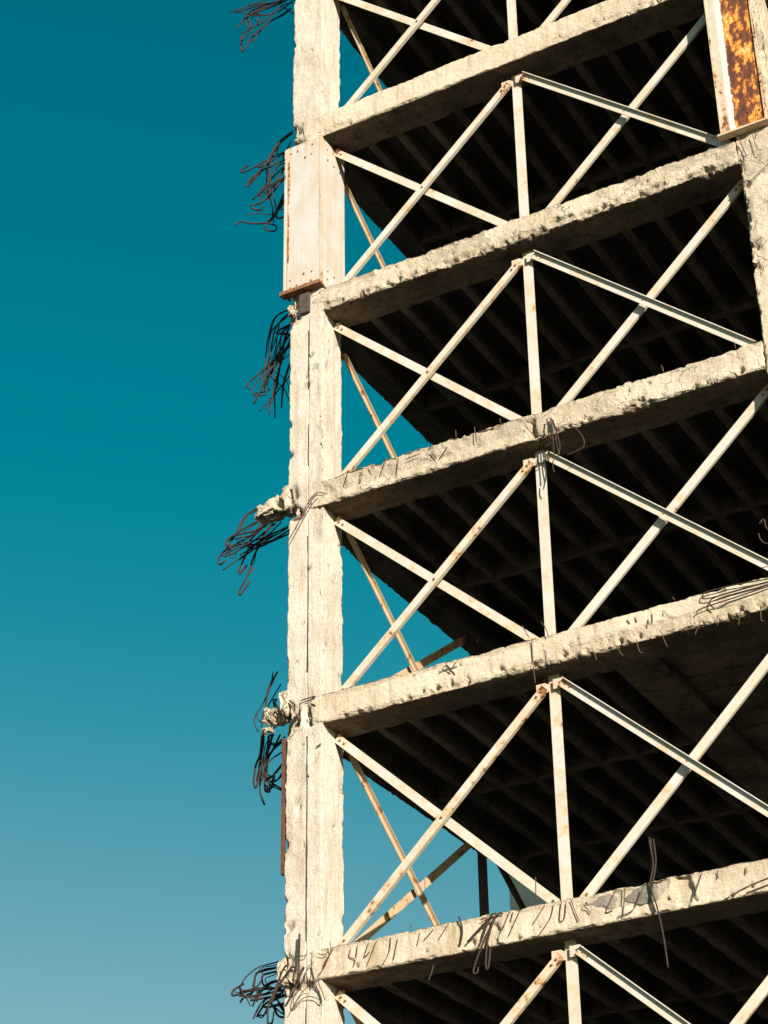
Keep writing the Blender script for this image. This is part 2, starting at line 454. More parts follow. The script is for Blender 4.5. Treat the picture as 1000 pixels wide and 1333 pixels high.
def tube(name, pts, rad, mat, parent, sub=5, sides=6):
    pts = [Vector(p) for p in pts]
    C = []
    for i in range(len(pts) - 1):
        p0 = pts[max(i - 1, 0)]; p1 = pts[i]; p2 = pts[i + 1]; p3 = pts[min(i + 2, len(pts) - 1)]
        for k in range(sub):
            t = k / sub
            q = 0.5 * ((2 * p1) + (p2 - p0) * t + (2 * p0 - 5 * p1 + 4 * p2 - p3) * t * t + (3 * p1 - p0 - 3 * p2 + p3) * t ** 3)
            C.append(q)
    C.append(pts[-1])
    V = []; Q = []
    d = (C[1] - C[0]).normalized()
    up = d.orthogonal().normalized()
    for i, c in enumerate(C):
        d = (C[min(i + 1, len(C) - 1)] - C[max(i - 1, 0)])
        if d.length < 1e-6: d = Vector((0, 0, 1))
        d.normalize()
        up = (up - d * up.dot(d))
        up = up.normalized() if up.length > 1e-6 else d.orthogonal().normalized()
        sd = d.cross(up)
        for k in range(sides):
            a = 2 * math.pi * k / sides
            V.append(c + rad * (math.cos(a) * up + math.sin(a) * sd))
    for i in range(len(C) - 1):
        for k in range(sides):
            k2 = (k + 1) % sides
            Q.append((i * sides + k, i * sides + k2, (i + 1) * sides + k2, (i + 1) * sides + k))
    T = []
    e = (len(C) - 1) * sides
    for k in range(1, sides - 1):
        T.append((0, k + 1, k)); T.append((e, e + k, e + k + 1))
    return link(name, mesh_np(name, V, Q, T), parent, mat)

def rock(name, c, size, seed, mat, parent, amp=0.3, res=10):
    """a broken lump of concrete: a box pushed about by noise"""
    V = []; Q = []; idx = {}
    def vid(p):
        k = tuple(np.round(p, 4))
        if k not in idx: idx[k] = len(V); V.append(p)
        return idx[k]
    t = np.linspace(-1, 1, res + 1)
    for a in range(3):
        for sg in (-1, 1):
            for i in range(res):
                for j in range(res):
                    qs = []
                    for (ii, jj) in ((i, j), (i + 1, j), (i + 1, j + 1), (i, j + 1)):
                        p = np.zeros(3); p[a] = sg; p[(a + 1) % 3] = t[ii]; p[(a + 2) % 3] = t[jj]
                        qs.append(vid(p))
                    Q.append(qs if sg > 0 else qs[::-1])
    V = np.array(V)
    r = np.linalg.norm(V, axis=1, keepdims=True)
    V = V * (0.72 + 0.28 / r)
    rg = random.Random(seed)
    for q in range(9):                                    # fracture planes
        d = Vector((rg.uniform(-1, 1), rg.uniform(-1, 1), rg.uniform(-1, 1))).normalized(); d = np.array(d)
        ex = np.maximum(0, V @ d - rg.uniform(0.62, 1.0))
        V = V - ex[:, None] * d
    V = V * (1 + amp * fbm(V * 1.4 + seed * 3.1, seed, 4))[:, None] + 0.32 * amp * np.stack([fbm(V * 4.2 + k * 9, seed + k, 3) for k in range(3)], 1)
    V = V * np.array(size) * 0.5 + np.array(c)
    return link(name, mesh_np(name, V, Q, attr=np.full(len(V), 0.7), smooth=False), parent, mat)

# ------------------------------------------------------------------ the building
HB = 0.377
LEVELS = {'roof': 28.51, 'A1': 25.31, 'A': 22.113, 'B': 18.93, 'C': 15.755, 'D': 12.59, 'E': 9.313, 'F': 6.113, 'G': 2.913}
ORDER = ['roof', 'A1', 'A', 'B', 'C', 'D', 'E', 'F', 'G']
TOP = 28.51 + HB
DEPTH = 9.0
XM = 3.06                       # middle strut of a bay
XR = 6.20                       # left side of the second column
BAY = XR + 0.53
building = bpy.data.objects.new('ruined_building', None)
COL.objects.link(building)
building.location = (0, 0, 0)
building['label'] = 'stripped concrete building frame with white steel cross braces and torn rebar against teal sky'
building['category'] = 'building'

ground = link('ground', mesh_np('ground', [(-2500, -2500, 0), (2500, -2500, 0), (2500, 2500, 0), (-2500, 2500, 0)], [(0, 1, 2, 3)]), None, M['ground'])
ground['kind'] = 'structure'

# --- columns -------------------------------------------------------------
random.seed(11)
g = []
for nm in ('A1', 'A', 'B', 'C', 'D', 'E'):
    z = LEVELS[nm]
    g += [(-0.50, 0.0, z + 0.30, 0.15, 0.07), (-0.53, 0.05, z + 0.05, 0.16, 0.08)]
g += [(-0.20, 0, 12.80, 0.10, 0.10), (-0.18, 0, 12.68, 0.09, 0.10), (-0.46, 0, 12.75, 0.13, 0.10),    # broken joint
      (-0.44, 0, 15.78, 0.13, 0.10), (-0.35, 0, 15.70, 0.08, 0.06),
      (-0.25, 0, 9.28, 0.12, 0.09), (-0.38, 0, 9.45, 0.10, 0.07), (-0.48, 0, 9.30, 0.14, 0.08), (-0.10, 0, 9.40, 0.09, 0.06),
      (-0.44, 0, 10.05, 0.06, 0.05), (-0.50, 0, 10.0, 0.05, 0.06),
      (-0.48, 0, 22.10, 0.11, 0.10), (-0.33, 0, 22.13, 0.08, 0.08),
      (0.0, 0.18, 18.05, 0.10, 0.05), (-0.10, 0, 18.02, 0.05, 0.05), (-0.17, 0, 18.00, 0.05, 0.05), (-0.25, 0, 17.75, 0.07, 0.02),
      (-0.35, 0, 11.65, 0.09, 0.02), (-0.33, 0, 11.55, 0.03, 0.06), (0.0, 0.3, 11.3, 0.03, 0.05), (-0.05, 0, 16.75, 0.06, 0.03),
      (-0.02, 0, 17.2, 0.04, 0.03), (-0.1, 0, 12.1, 0.05, 0.02), (-0.53, 0.0, 17.2, 0.06, 0.05), (-0.53, 0.0, 16.7, 0.07, 0.05),
      (0.0, 0.53, 15.3, 0.12, 0.06), (0.0, 0.53, 13.4, 0.10, 0.05), (0.0, 0.53, 11.9, 0.08, 0.05), (0.0, 0.53, 10.2, 0.08, 0.05)]
for k in range(70):
    zz = random.uniform(8.5, 24.5)
    if 19.2 < zz < 22.2: continue
    if random.random() < 0.6: g.append((random.uniform(-0.52, -0.02), 0.0, zz, random.uniform(0.012, 0.032), random.uniform(0.02, 0.05)))
    else: g.append((0.0, random.uniform(0.02, 0.5), zz, random.uniform(0.012, 0.032), random.uniform(0.02, 0.05)))
def column_spall(s, u, v, P):
    m = fbm(P * np.array([2.2, 2.2, 0.9]), 5, 4)
    return 0.012 * np.clip((m - 0.28) * 9, 0, 1)
me = prism('column', (-0.53, 0.0, 7.5), (0, 0, 1), (0, 1, 0), (1, 0, 0), TOP - 7.5, 0.53, 0.53, 0.028, 0.03,
           (0.06, 0.07, 0.06, 0.012), 0.010, 0.007, 3, g, column_spall,
           extra_u=(0.28, 0.292, 0.298, 0.302, 0.306, 0.310, 0.314, 0.318, 0.322, 0.326, 0.332, 0.345), groove=(0.312, 0.010, 0.030, 0.6, 11.35))
corner = link('column', me, building, M['column'])
corner['label'] = 'tall cream concrete corner column with a dark vertical joint'
z_ = 8.2
jp = []
while z_ < 18.75:
    jp.append((-0.218 + 0.004 * math.sin(z_ * 2.3) + random.uniform(-0.004, 0.004), 0.004 + random.uniform(-0.004, 0.002), z_)); z_ += random.uniform(0.12, 0.3)
for (a_, b_) in ((8.2, 9.2), (9.75, 12.5), (13.25, 15.55), (16.2, 17.3), (17.5, 18.75)):
    tube('joint_cable', [p for p in jp if a_ <= p[2] <= b_], 0.0085, M['tar'], corner, 2, 6)
base = link('column', prism('column', (-0.53, 0, 0), (0, 0, 1), (0, 1, 0), (1, 0, 0), 7.5, 0.53, 0.53, 0.12, 0.10, (0.03,) * 4, 0.01, 0.006, 4), building, M['column'])
g = []
for k in range(26):
    z = 13.5 + 15 * (k / 25.0)
    g.append((XR + random.choice((0.02, 0.1, 0.25, 0.4)), 0.0, z + random.uniform(-.2, .2), random.uniform(0.03, 0.09), random.uniform(0.03, 0.06)))
g += [(XR + 0.05, 0, 18.55, 0.06, 0.05), (XR + 0.33, 0, 18.3, 0.06, 0.04), (XR + 0.1, 0, 17.6, 0.10, 0.04), (XR, 0, 18.2, 0.10, 0.05)]
link('column', prism('column', (XR, 0.0, 7.5), (0, 0, 1), (0, 1, 0), (1, 0, 0), TOP - 7.5, 0.53, 0.53, 0.028, 0.032,
     (0.09, 0.04, 0.04, 0.07), 0.014, 0.013, 8, g, lambda s, u, v, P: 0.02 * np.clip((fbm(P * 2.6, 15, 4) - 0.12) * 8, 0, 1)), building, M['rough'])
far = prism('column', (0, 0, 0), (0, 0, 1), (0, 1, 0), (1, 0, 0), TOP, 0.53, 0.53, 0.12, 0.12, (0.03,) * 4, 0.01, 0.008, 9)
for (x, y) in ((2 * BAY - 0.53, 0.0), (-0.53, DEPTH), (XR, DEPTH), (2 * BAY - 0.53, DEPTH)):
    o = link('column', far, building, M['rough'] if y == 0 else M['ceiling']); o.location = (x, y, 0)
link('column', prism('column', (XR, 0, 0), (0, 0, 1), (0, 1, 0), (1, 0, 0), 7.5, 0.53, 0.53, 0.12, 0.12, (0.03,) * 4, 0.01, 0.008, 10), building, M['rough'])

# --- front beams ----------------------------------------------------------
def sp_none(s, u, v, P): return 0.0 * s
def sp_A(s, u, v, P):
    edge = 0.10 + 0.09 * n1(s * 3.0, 41, 3)
    right = (s > 4.1) * (v < edge + 0.03)
    left = (s < 0.75 + 0.3 * n1(v * 9, 3)) * (v < 0.10 + 0.12 * n1(s * 5, 44, 3))
    return 0.035 * np.clip(right + left, 0, 1) * (0.7 + 0.5 * fbm(P * 12, 42, 2))
def sp_B(s, u, v, P):
    m = fbm(P * np.array([2.5, 2.5, 4.0]), 21, 4)
    low = np.clip((0.13 + 0.10 * n1(s * 2.6, 22, 3) - v) * 30, 0, 1)
    return 0.022 * np.clip((m - 0.12) * 9, 0, 1) + 0.05 * low * np.clip(fbm(P * 5, 23, 3) * 3 + 0.3, 0, 1)
def sp_C(s, u, v, P):
    left = (s < 3.25) * np.clip((v - 0.135 - 0.03 * n1(s * 2.2, 31, 3)) * 60, 0, 1)
    brk = np.clip(1 - np.abs(s - 3.30 - 0.05 * n1(v * 12, 32)) / 0.06, 0, 1) * (v < 0.30)
    m = fbm(P * 2.4, 33, 4)
    return left * (0.030 + 0.035 * fbm(P * 7, 34, 3)) + 0.13 * brk + 0.016 * (s > 3.3) * np.clip((m - 0.1) * 8, 0, 1)
def sp_D(s, u, v, P):
    low = np.clip((0.07 + 0.07 * n1(s * 2.4, 36, 3) - v) * 40, 0, 1) * (s > 1.0)
    right = (s > 3.55) * np.clip((0.20 + 0.07 * n1(s * 1.9, 37, 3) - v) * 40, 0, 1)
    top = (s < 3.4) * np.clip((v - 0.32 - 0.04 * n1(s * 3.1, 38, 3)) * 40, 0, 1)
    crack = np.clip(1 - np.abs(s - 3.25 - 0.02 * n1(v * 10, 39)) / 0.012, 0, 1)
    return 0.035 * np.clip(low + right, 0, 1) * (0.6 + 0.8 * np.abs(fbm(P * 9, 40, 3))) + 0.02 * top + 0.03 * crack
def sp_E(s, u, v, P):
    top = np.clip((v - 0.30 - 0.05 * n1(s * 2.3, 45, 3)) * 40, 0, 1)
    hole = np.clip((1 - np.hypot((s - 4.05) / 0.55, (v - 0.26) / 0.13) + 0.5 * fbm(P * 6, 46, 3)) * 4, 0, 1)
    hole2 = np.clip((1 - np.hypot((s - 2.35) / 0.16, (v - 0.14) / 0.2) + 0.6 * fbm(P * 8, 47, 3)) * 4, 0, 1)
    hole3 = np.clip((1 - np.hypot((s - 4.72) / 0.10, (v - 0.2) / 0.25) + 0.6 * fbm(P * 8, 48, 3)) * 4, 0, 1)
    return 0.018 * top + 0.035 * hole + 0.05 * hole2 + 0.06 * hole3
# level: material, chips (front-bottom, back-bottom, back-top, front-top), nick, rough, spall, start x, height scale
BEAMS = {
    'roof': ('rough', (0.08, 0.03, 0.03, 0.05), 0.01, 0.008, sp_B, -0.20),
    'A1': ('rough', (0.08, 0.03, 0.03, 0.05), 0.01, 0.008, sp_B, -0.20),
    'A': ('plaster', (0.05, 0.05, 0.03, 0.05), 0.010, 0.006, sp_A, -0.36),
    'B': ('rough', (0.20, 0.05, 0.03, 0.08), 0.014, 0.013, sp_B, -0.19),
    'C': ('rough', (0.13, 0.05, 0.03, 0.12), 0.012, 0.013, sp_C, -0.20),
    'D': ('plaster', (0.15, 0.06, 0.03, 0.09), 0.012, 0.008, sp_D, -0.18),
    'E': ('plaster', (0.05, 0.05, 0.03, 0.10), 0.012, 0.008, sp_E, -0.18),
    'F': ('plaster', (0.06, 0.05, 0.03, 0.08), 0.01, 0.008, sp_E, -0.18),
    'G': ('plaster', (0.06, 0.05, 0.03, 0.08), 0.01, 0.008, sp_E, -0.18),
}
beams = {}
TOPADD = {'A': 0.045, 'B': 0.0, 'C': 0.015, 'D': 0.015, 'E': 0.0}
for bi, nm in enumerate(ORDER):
    mt, ch, nick, rg, sp, x0 = BEAMS[nm]
    z = LEVELS[nm]
    fine = nm in ('A', 'B', 'C', 'D', 'E')
    bg_ = []
    if fine:
        lo, hi, cnt = {'A': (4.0, 6.0, 8), 'B': (0.2, 6.0, 34), 'C': (3.4, 6.0, 16), 'D': (0.8, 6.0, 22), 'E': (0.3, 6.0, 8)}[nm]
        for q in range(cnt):
            bg_.append((random.uniform(lo, hi), -0.014, z + random.uniform(0.0, 0.10), random.uniform(0.018, 0.05), random.uniform(0.05, 0.10)))
        for q in range(cnt // 2):
            bg_.append((random.uniform(lo, hi), -0.014, z + random.uniform(0.1, 0.36), random.uniform(0.015, 0.035), random.uniform(0.02, 0.04)))
    me = prism('front_beam', (x0, -0.014, z), (1, 0, 0), (0, 1, 0), (0, 0, 1), XR + 0.02 - x0, 0.57, HB + TOPADD.get(nm, 0),
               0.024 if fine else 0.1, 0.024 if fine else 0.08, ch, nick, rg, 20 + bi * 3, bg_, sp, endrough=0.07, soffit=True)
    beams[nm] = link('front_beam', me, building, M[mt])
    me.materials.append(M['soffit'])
spare = prism('front_beam', (0, 0, 0), (1, 0, 0), (0, 1, 0), (0, 0, 1), XR, 0.56, HB, 0.08, 0.06, (0.08, 0.03, 0.03, 0.06), 0.01, 0.008, 77)
back = prism('back_beam', (0, 0, 0), (1, 0, 0), (0, 1, 0), (0, 0, 1), XR, 0.50, HB, 0.2, 0.12, (0.04,) * 4, 0.01, 0.008, 78)
for nm in ORDER:
    o = link('front_beam', spare, building, M['rough']); o.location = (BAY, -0.01, LEVELS[nm])
    for k in range(2):
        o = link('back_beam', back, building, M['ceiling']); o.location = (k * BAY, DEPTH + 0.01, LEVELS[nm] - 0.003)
# side beams along the left facade, cross girders on the second and third column lines
side = prism('side_beam', (-0.36, 0.53, 0), (0, 1, 0), (1, 0, 0), (0, 0, 1), DEPTH - 0.53, 0.36, HB, 0.05, 0.05, (0.07, 0.04, 0.03, 0.05), 0.008, 0.008, 81)
girder = prism('cross_girder', (0, 0.55, 0), (0, 1, 0), (1, 0, 0), (0, 0, 1), DEPTH - 0.55, 0.50, HB - 0.03, 0.2, 0.12, (0.04,) * 4, 0.01, 0.008, 82)
for nm in ORDER:
    o = link('side_beam', side, building, M['ceiling']); o.location = (0, 0, LEVELS[nm] - 0.004)
    for x in (XR + 0.015, 2 * BAY - 0.515):
        o = link('cross_girder', girder, building, M['ceiling']); o.location = (x, 0, LEVELS[nm] - 0.006)

# --- floor slabs with ribs -------------------------------------------------
rib = prism('rib', (0, 0.545, 0), (0, 1, 0), (1, 0, 0), (0, 0, 1), DEPTH - 0.55, 0.125, 0.255, 0.12, 0.06, (0.05, 0.05, 0, 0), 0.006, 0.007, 91)
ribs3 = [rib] + [prism('rib', (0, 0.545, 0), (0, 1, 0), (1, 0, 0), (0, 0, 1), DEPTH - 0.55, 0.125, 0.255, 0.12, 0.06, (0.06, 0.05, 0, 0), 0.006, 0.008, 91 + q) for q in (1, 2)]
xrib = prism('cross_rib', (0.01, 0, 0), (1, 0, 0), (0, 1, 0), (0, 0, 1), XR, 0.12, 0.25, 0.12, 0.06, (0.05, 0.05, 0, 0), 0.006, 0.007, 95)
board = prism('board', (0, 0, 0), (1, 0, 0), (0, 1, 0), (0, 0, 1), 1.93, 0.405, 0.05, 0.12, 0.06, (0.02, 0.02, 0, 0), 0.006, 0.006, 96)
for li, nm in enumerate(ORDER):
    z = LEVELS[nm]
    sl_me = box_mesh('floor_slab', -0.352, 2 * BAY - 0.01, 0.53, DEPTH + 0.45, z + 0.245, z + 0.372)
    slab = link('floor_slab', sl_me, building, M['soot_shade'])
    wide = nm == 'D'
    xs = [0.452 + 0.484 * i for i in range(12)]
    for q, x in enumerate(xs):
        if x > 6.0 or (wide and x > 3.55): continue
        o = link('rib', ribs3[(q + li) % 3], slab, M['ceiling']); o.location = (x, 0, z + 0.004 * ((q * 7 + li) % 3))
    for q in range(12):
        x = BAY + 0.35 + 0.484 * q
        if x > 2 * BAY - 0.7: continue
        o = link('rib', ribs3[(q + li) % 3], slab, M['ceiling']); o.location = (x, 0, z + 0.002)
    for y in (2.95, 5.4, 7.6):
        if wide: break
        o = link('cross_rib', xrib, slab, M['ceiling']); o.location = (0, y, z + 0.012)
    if wide:
        short = prism('cross_rib', (0.01, 0, 0), (1, 0, 0), (0, 1, 0), (0, 0, 1), 3.72, 0.12, 0.25, 0.12, 0.06, (0.05, 0.05, 0, 0), 0.006, 0.007, 97)
        for y in (2.95, 5.4, 7.6):
            o = link('cross_rib', short, slab, M['ceiling']); o.location = (0, y, z + 0.012)
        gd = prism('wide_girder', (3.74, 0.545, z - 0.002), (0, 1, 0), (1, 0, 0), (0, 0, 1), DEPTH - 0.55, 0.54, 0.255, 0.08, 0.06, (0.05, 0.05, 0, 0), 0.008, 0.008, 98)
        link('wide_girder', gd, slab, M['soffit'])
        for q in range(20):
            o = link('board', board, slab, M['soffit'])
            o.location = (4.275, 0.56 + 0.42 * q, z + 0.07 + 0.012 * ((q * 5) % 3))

# --- steel braces -----------------------------------------------------------
def angle_mesh(name, p, q, Y, wid, leg_at, leg_dir, t=0.012, leg=0.10, wear=0.0, normal=(0, -1, 0), seg=40):
    """an angle iron from p to q (in-plane coordinates), front leg of width wid facing 'normal', second leg along edge leg_at (+1/-1),
    leg_dir: +1 the second leg points away from the viewer, -1 towards him"""
    p = Vector(p); q = Vector(q); n = Vector(normal)
    d = (q - p); L = d.length; d.normalize()
    e = n.cross(d).normalized()
    if e.z < 0 or (abs(e.z) < 1e-3 and e.x + e.y < 0): e = -e            # e: upper edge side
    h = wid / 2
    b = -n * leg_dir
    if leg_at > 0:
        sec = [(-h, 0), (h, 0), (h, leg), (h - t, leg), (h - t, t), (-h, t)]
    else:
        sec = [(h, 0), (-h, 0), (-h, leg), (-h + t, leg), (-h + t, t), (h, t)]
    V = []; W = []
    for i in range(seg + 1):
        s = i / seg
        for (a, c) in sec:
            V.append(p + d * (L * s) + e * a + b * c)
            W.append(wear + (0.09 if a < 0 else 0.0) + 0.42 * max(0.0, 1 - min(s, 1 - s) * L / 0.25))
    m = len(sec); Q = []
    for i in range(seg):
        for j in range(m):
            Q.append((i * m + j, i * m + (j + 1) % m, (i + 1) * m + (j + 1) % m, (i + 1) * m + j))
    T = []
    for base_, fl in ((0, 1), (seg * m, 0)):
        for tri in ((0, 1, 4), (0, 4, 5), (1, 2, 3), (1, 3, 4)):
            tr = tuple(base_ + k for k in tri)
            T.append(tr[::-1] if fl else tr)
    me = mesh_np(name, [tuple(v) for v in V], Q, T, attr=W, aname='wear', smooth=False)
    import bmesh
    bm = bmesh.new(); bm.from_mesh(me); bmesh.ops.recalc_face_normals(bm, faces=bm.faces); bm.to_mesh(me); bm.free()
    return me

bolt_v, bolt_f = [], []
for k in range(6):
    a = math.pi / 3 * k
    bolt_v += [(math.cos(a), 0, math.sin(a)), (math.cos(a) * 0.85, -1.0, math.sin(a) * 0.85)]
for k in range(6):
    a, b2 = 2 * k, 2 * ((k + 1) % 6)
    bolt_f.append((a, b2, b2 + 1, a + 1))
bolt_me = mesh_np('bolt', np.array(bolt_v) * np.array([0.016, 0.016, 0.016]), bolt_f, [(1, 3, 5), (1, 5, 7), (1, 7, 9), (1, 9, 11)], smooth=False)
bolt_me.materials.append(M['rust_edge'])
gus_me = mesh_np('gusset_plate', [(-.11, 0, -.10), (.11, 0, -.10), (.11, 0, .05), (.04, 0, .10), (-.11, 0, .10), (-.11, .012, -.10), (.11, .012, -.10), (.11, .012, .05), (.04, .012, .10), (-.11, .012, .10)],
                 [(0, 1, 2, 3), (5, 8, 7, 6), (0, 5, 6, 1), (1, 6, 7, 2), (2, 7, 8, 3), (3, 8, 9, 4), (4, 9, 5, 0)], [(0, 3, 4), (5, 9, 8)], attr=[0.9] * 10, aname='wear', smooth=False)
gus_paint = gus_me.copy(); gus_paint.attributes['wear'].data.foreach_set('value', [0.2] * 10); gus_paint.materials.append(M['brace'])
gus_me.materials.append(M['brace_rusty'])

def add_ends(br, p, q, Y, side_plane=False):
    for e in (p, q):
        mid = not side_plane and 2.5 < e[0] < 3.6
        o = link('gusset_plate', gus_paint if mid else gus_me, br); o.scale = (0.75, 1, 0.62) if mid else (0.6, 1, 0.6)
        if side_plane:
            o.rotation_euler = (0, 0, math.pi / 2); o.location = (Y - 0.005, e[1], e[2])
        else:
            o.location = (e[0] + (0.03 if e[0] < 1 else -0.03), Y + 0.016, e[2])
    if side_plane: return
    d = Vector(q) - Vector(p); d.normalize()
    for e, s in ((Vector(p), 1), (Vector(q), -1)):
        for k in (0.07, 0.15):
            c = e + d * s * k
            o = link('bolt', bolt_me, br); o.location = (c.x, Y - 0.002, c.z)

rust_of = {'A1': (0.05, 0.15), 'A': (0.1, 0.1), 'B': (0.28, 0.12), 'C': (0.22, 0.02), 'D': (0.42, 0.0), 'E': (0.38, 0.12), 'F': (0.2, 0.2), 'G': (0.2, 0.2), 'roof': (0.1, 0.1)}
front = []
def cross_z(p, q, x): return p[2] + (q[2] - p[2]) * (x - p[0]) / (q[0] - p[0])
for i in range(len(ORDER)):
    up = ORDER[i]; zt = LEVELS[up]
    zb = LEVELS[ORDER[i + 1]] + HB if i + 1 < len(ORDER) else 0.0
    ra, rb = rust_of[up]
    items = [('strut', (XM, 0.27, zt), (XM - 0.01, 0.27, zb), 0.27, 0.140, +1, +1, 0.06, 0.12 if up == 'D' else rb * 0.4),
             ('brace', (2.96, 0.20, zt - 0.17), (0.08, 0.20, zb + 0.02), 0.20, 0.100, -1, +1, 0.055, ra * 0.8),
             ('brace', (0.03, 0.30, zt - 0.09), (2.98, 0.30, zb + 0.02), 0.30, 0.112, +1, +1, 0.07, rb),
             ('brace', (3.18, 0.20, zt - 0.15), (6.14, 0.20, zb + 0.02), 0.20, 0.110, +1, -1, 0.056, 0.0),
             ('brace', (6.14, 0.30, zt - 0.06), (3.18, 0.30, zb + 0.02), 0.30, 0.115, -1, +1, 0.04, rb * 0.5)]
    for (nm, p, q, Y, wd, la, ld, lg, wr) in items:
        me = angle_mesh(nm, p, q, Y, wd, la, ld, leg=lg if lg else 0.10, wear=wr)
        o = link(nm, me, building, M['brace'])
        if nm == 'brace': add_ends(o, p, q, Y)
        if nm == 'brace' and Y == 0.20:                    # one bolt where the pair crosses
            xc = 1.53 if p[0] < 3 else 4.66
            k = link('bolt', bolt_me, o); k.location = (xc, Y - 0.002, cross_z(p, q, xc))
        front.append(o)
for o in list(front):                       # the next bay to the right carries the same set
    c = o.copy(); COL.objects.link(c); c.location = (BAY, 0, 0)
    for ch in o.children:
        if ch.name.startswith('gusset'):
            k = ch.copy(); COL.objects.link(k); k.parent = c

# left facade: cross braces and a strut, seen through the frame
YS = 4.42
for i in range(1, len(ORDER)):
    up = ORDER[i]; zt = LEVELS[up]
    zb = LEVELS[ORDER[i + 1]] + HB if i + 1 < len(ORDER) else 0.0
    XP = -0.05
    dt = {'A': 0.44, 'B': 0.40, 'C': 0.02}.get(up, 0.08)
    ye = 4.02 if up in ('A', 'B') else YS - 0.05
    items = [('side_strut', (XP, YS, zt - 0.01), (XP, YS, zb), 0.27, 1, 1, 'bracket'),  # strut and rear pair: their shade is put into the dark steel colour
             ('side_brace', (XP + 0.03, 0.58, zt - dt), (XP + 0.03, ye, zb + 0.08), 0.085, 1, -1, 'brace_rusty'),
             ('side_brace', (XP - 0.05, 0.58, zb + 0.05), (XP - 0.05, YS - 0.1, zt - 0.04), 0.115, -1, 1, 'brace_rusty'),
             ('side_brace', (XP + 0.03, YS + 0.1, zt - 0.06), (XP + 0.03, DEPTH - 0.1, zb + 0.1), 0.10, 1, -1, 'bracket'),
             ('side_brace', (XP - 0.05, YS + 0.1, zb + 0.05), (XP - 0.05, DEPTH - 0.1, zt - 0.04), 0.10, -1, 1, 'bracket')]
    for (nm, p, q, wd, la, ld, mk) in items:
        me = angle_mesh(nm, p, q, 0, wd, la, ld, leg=0.05, wear=0.12, normal=(1, 0, 0))
        o = link(nm, me, building, M[mk])
        if nm == 'side_brace': add_ends(o, p, q, p[0], True)
# the building next door, a plain grey gable end behind the frame
nb = bpy.data.objects.new('neighbouring_building', None); COL.objects.link(nb)
nb.location = (-6.2, 18.0, 0)
nb['label'] = 'plain grey building standing in shade behind the frame, seen in one small corner'
nb['category'] = 'building'
wl = box_mesh('wall', 0.0, 11.0, 0.0, 9.0, 0.0, 23.0); link('wall', wl, nb, M['infill'])
link('roof', box_mesh('roof', -0.12, 11.12, -0.12, 9.12, 23.003, 23.25), nb, M['patch'])
wf = box_mesh('window', -0.55, 0.55, -0.06, 0.05, -0.75, 0.75); wp = box_mesh('pane', -0.46, 0.46, -0.075, -0.0605, -0.66, 0.66)
for fl in range(7):
    for k in range(3):
        a = link('window', wf, nb, M['brace']); a.location = (3.6 + 2.6 * k, 0, 2.0 + 3.1 * fl)
        b_ = link('pane', wp, a, M['glass'])

# --- steel jackets ----------------------------------------------------------
wj = lambda t: 0.35 * max(0, 1 - t / 0.10) + 0.30 * max(0, 1 - (1 - t) / 0.12)
za, zb = 19.375, 22.10
jk = link('steel_jacket', strip_mesh('steel_jacket', -0.600, -0.012, -0.062, -0.050, za, zb - 0.03, 40, wj), building, M['jacket'])
jk['label'] = 'white painted riveted steel jacket clasped round the corner column'
link('side_plate', strip_mesh('side_plate', 0.020, 0.032, -0.040, 0.575, za - 0.02, zb - 0.06, 40, wj), jk, M['jacket'])
link('corner_angle', strip_mesh('corner_angle', -0.008, 0.036, -0.068, -0.044, za + 0.0, zb, 60, lambda t: 0.38 + wj(t)), jk, M['jacket'])
link('edge_strip', strip_mesh('edge_strip', -0.612, -0.585, -0.067, 0.10, za, zb - 0.05, 60, lambda t: 0.38 + wj(t)), jk, M['jacket'])
link('cover_strip', strip_mesh('cover_strip', -0.555, -0.525, -0.069, -0.0625, za + 0.05, zb - 0.30, 60, lambda t: 0.42 + 0.55 * math.exp(-((t - 0.33) / 0.16) ** 2)), jk, M['jacket'])
link('base_plate', box_mesh('base_plate', -0.635, 0.035, -0.125, -0.005, za - 0.030, za - 0.004), jk, M['rust_edge'])
link('base_lip', box_mesh('base_lip', -0.635, 0.035, -0.130, -0.1255, za - 0.034, za + 0.025), jk, M['rust_edge'])
def bolts(parent, pts, y, sideways=False):
    for (a, z) in pts:
        if random.random() < 0.12: continue
        a += random.uniform(-0.012, 0.012); z += random.uniform(-0.03, 0.03)
        o = link('bolt', bolt_me, parent); o.scale = (random.uniform(0.6, 1.0),) * 3
        if sideways:
            o.rotation_euler = (0, 0, math.pi / 2); o.location = (y, a, z)
        else: o.location = (a, y, z)
bolts(jk, [(x, z) for x in (-0.50, -0.38, -0.26, -0.14) for z in (za + 0.10, za + 0.24, zb - 0.14, zb - 0.32)], -0.063)
bolts(jk, [(y, z) for y in (0.08, 0.26, 0.44) for z in (za + 0.14, za + 0.30, zb - 0.20, zb - 0.40)], 0.033, True)
br = link('steel_bracket', box_mesh('steel_bracket', -0.345, -0.195, -0.055, 0.03, 18.97, 19.30), building, M['bracket'])
bolts(br, [(-0.31, 19.10), (-0.235, 19.08)], -0.056)
link('edge_bar', box_mesh('edge_bar', -0.578, -0.548, -0.012, 0.06, 10.72, 12.52), building, M['rust_dark'])

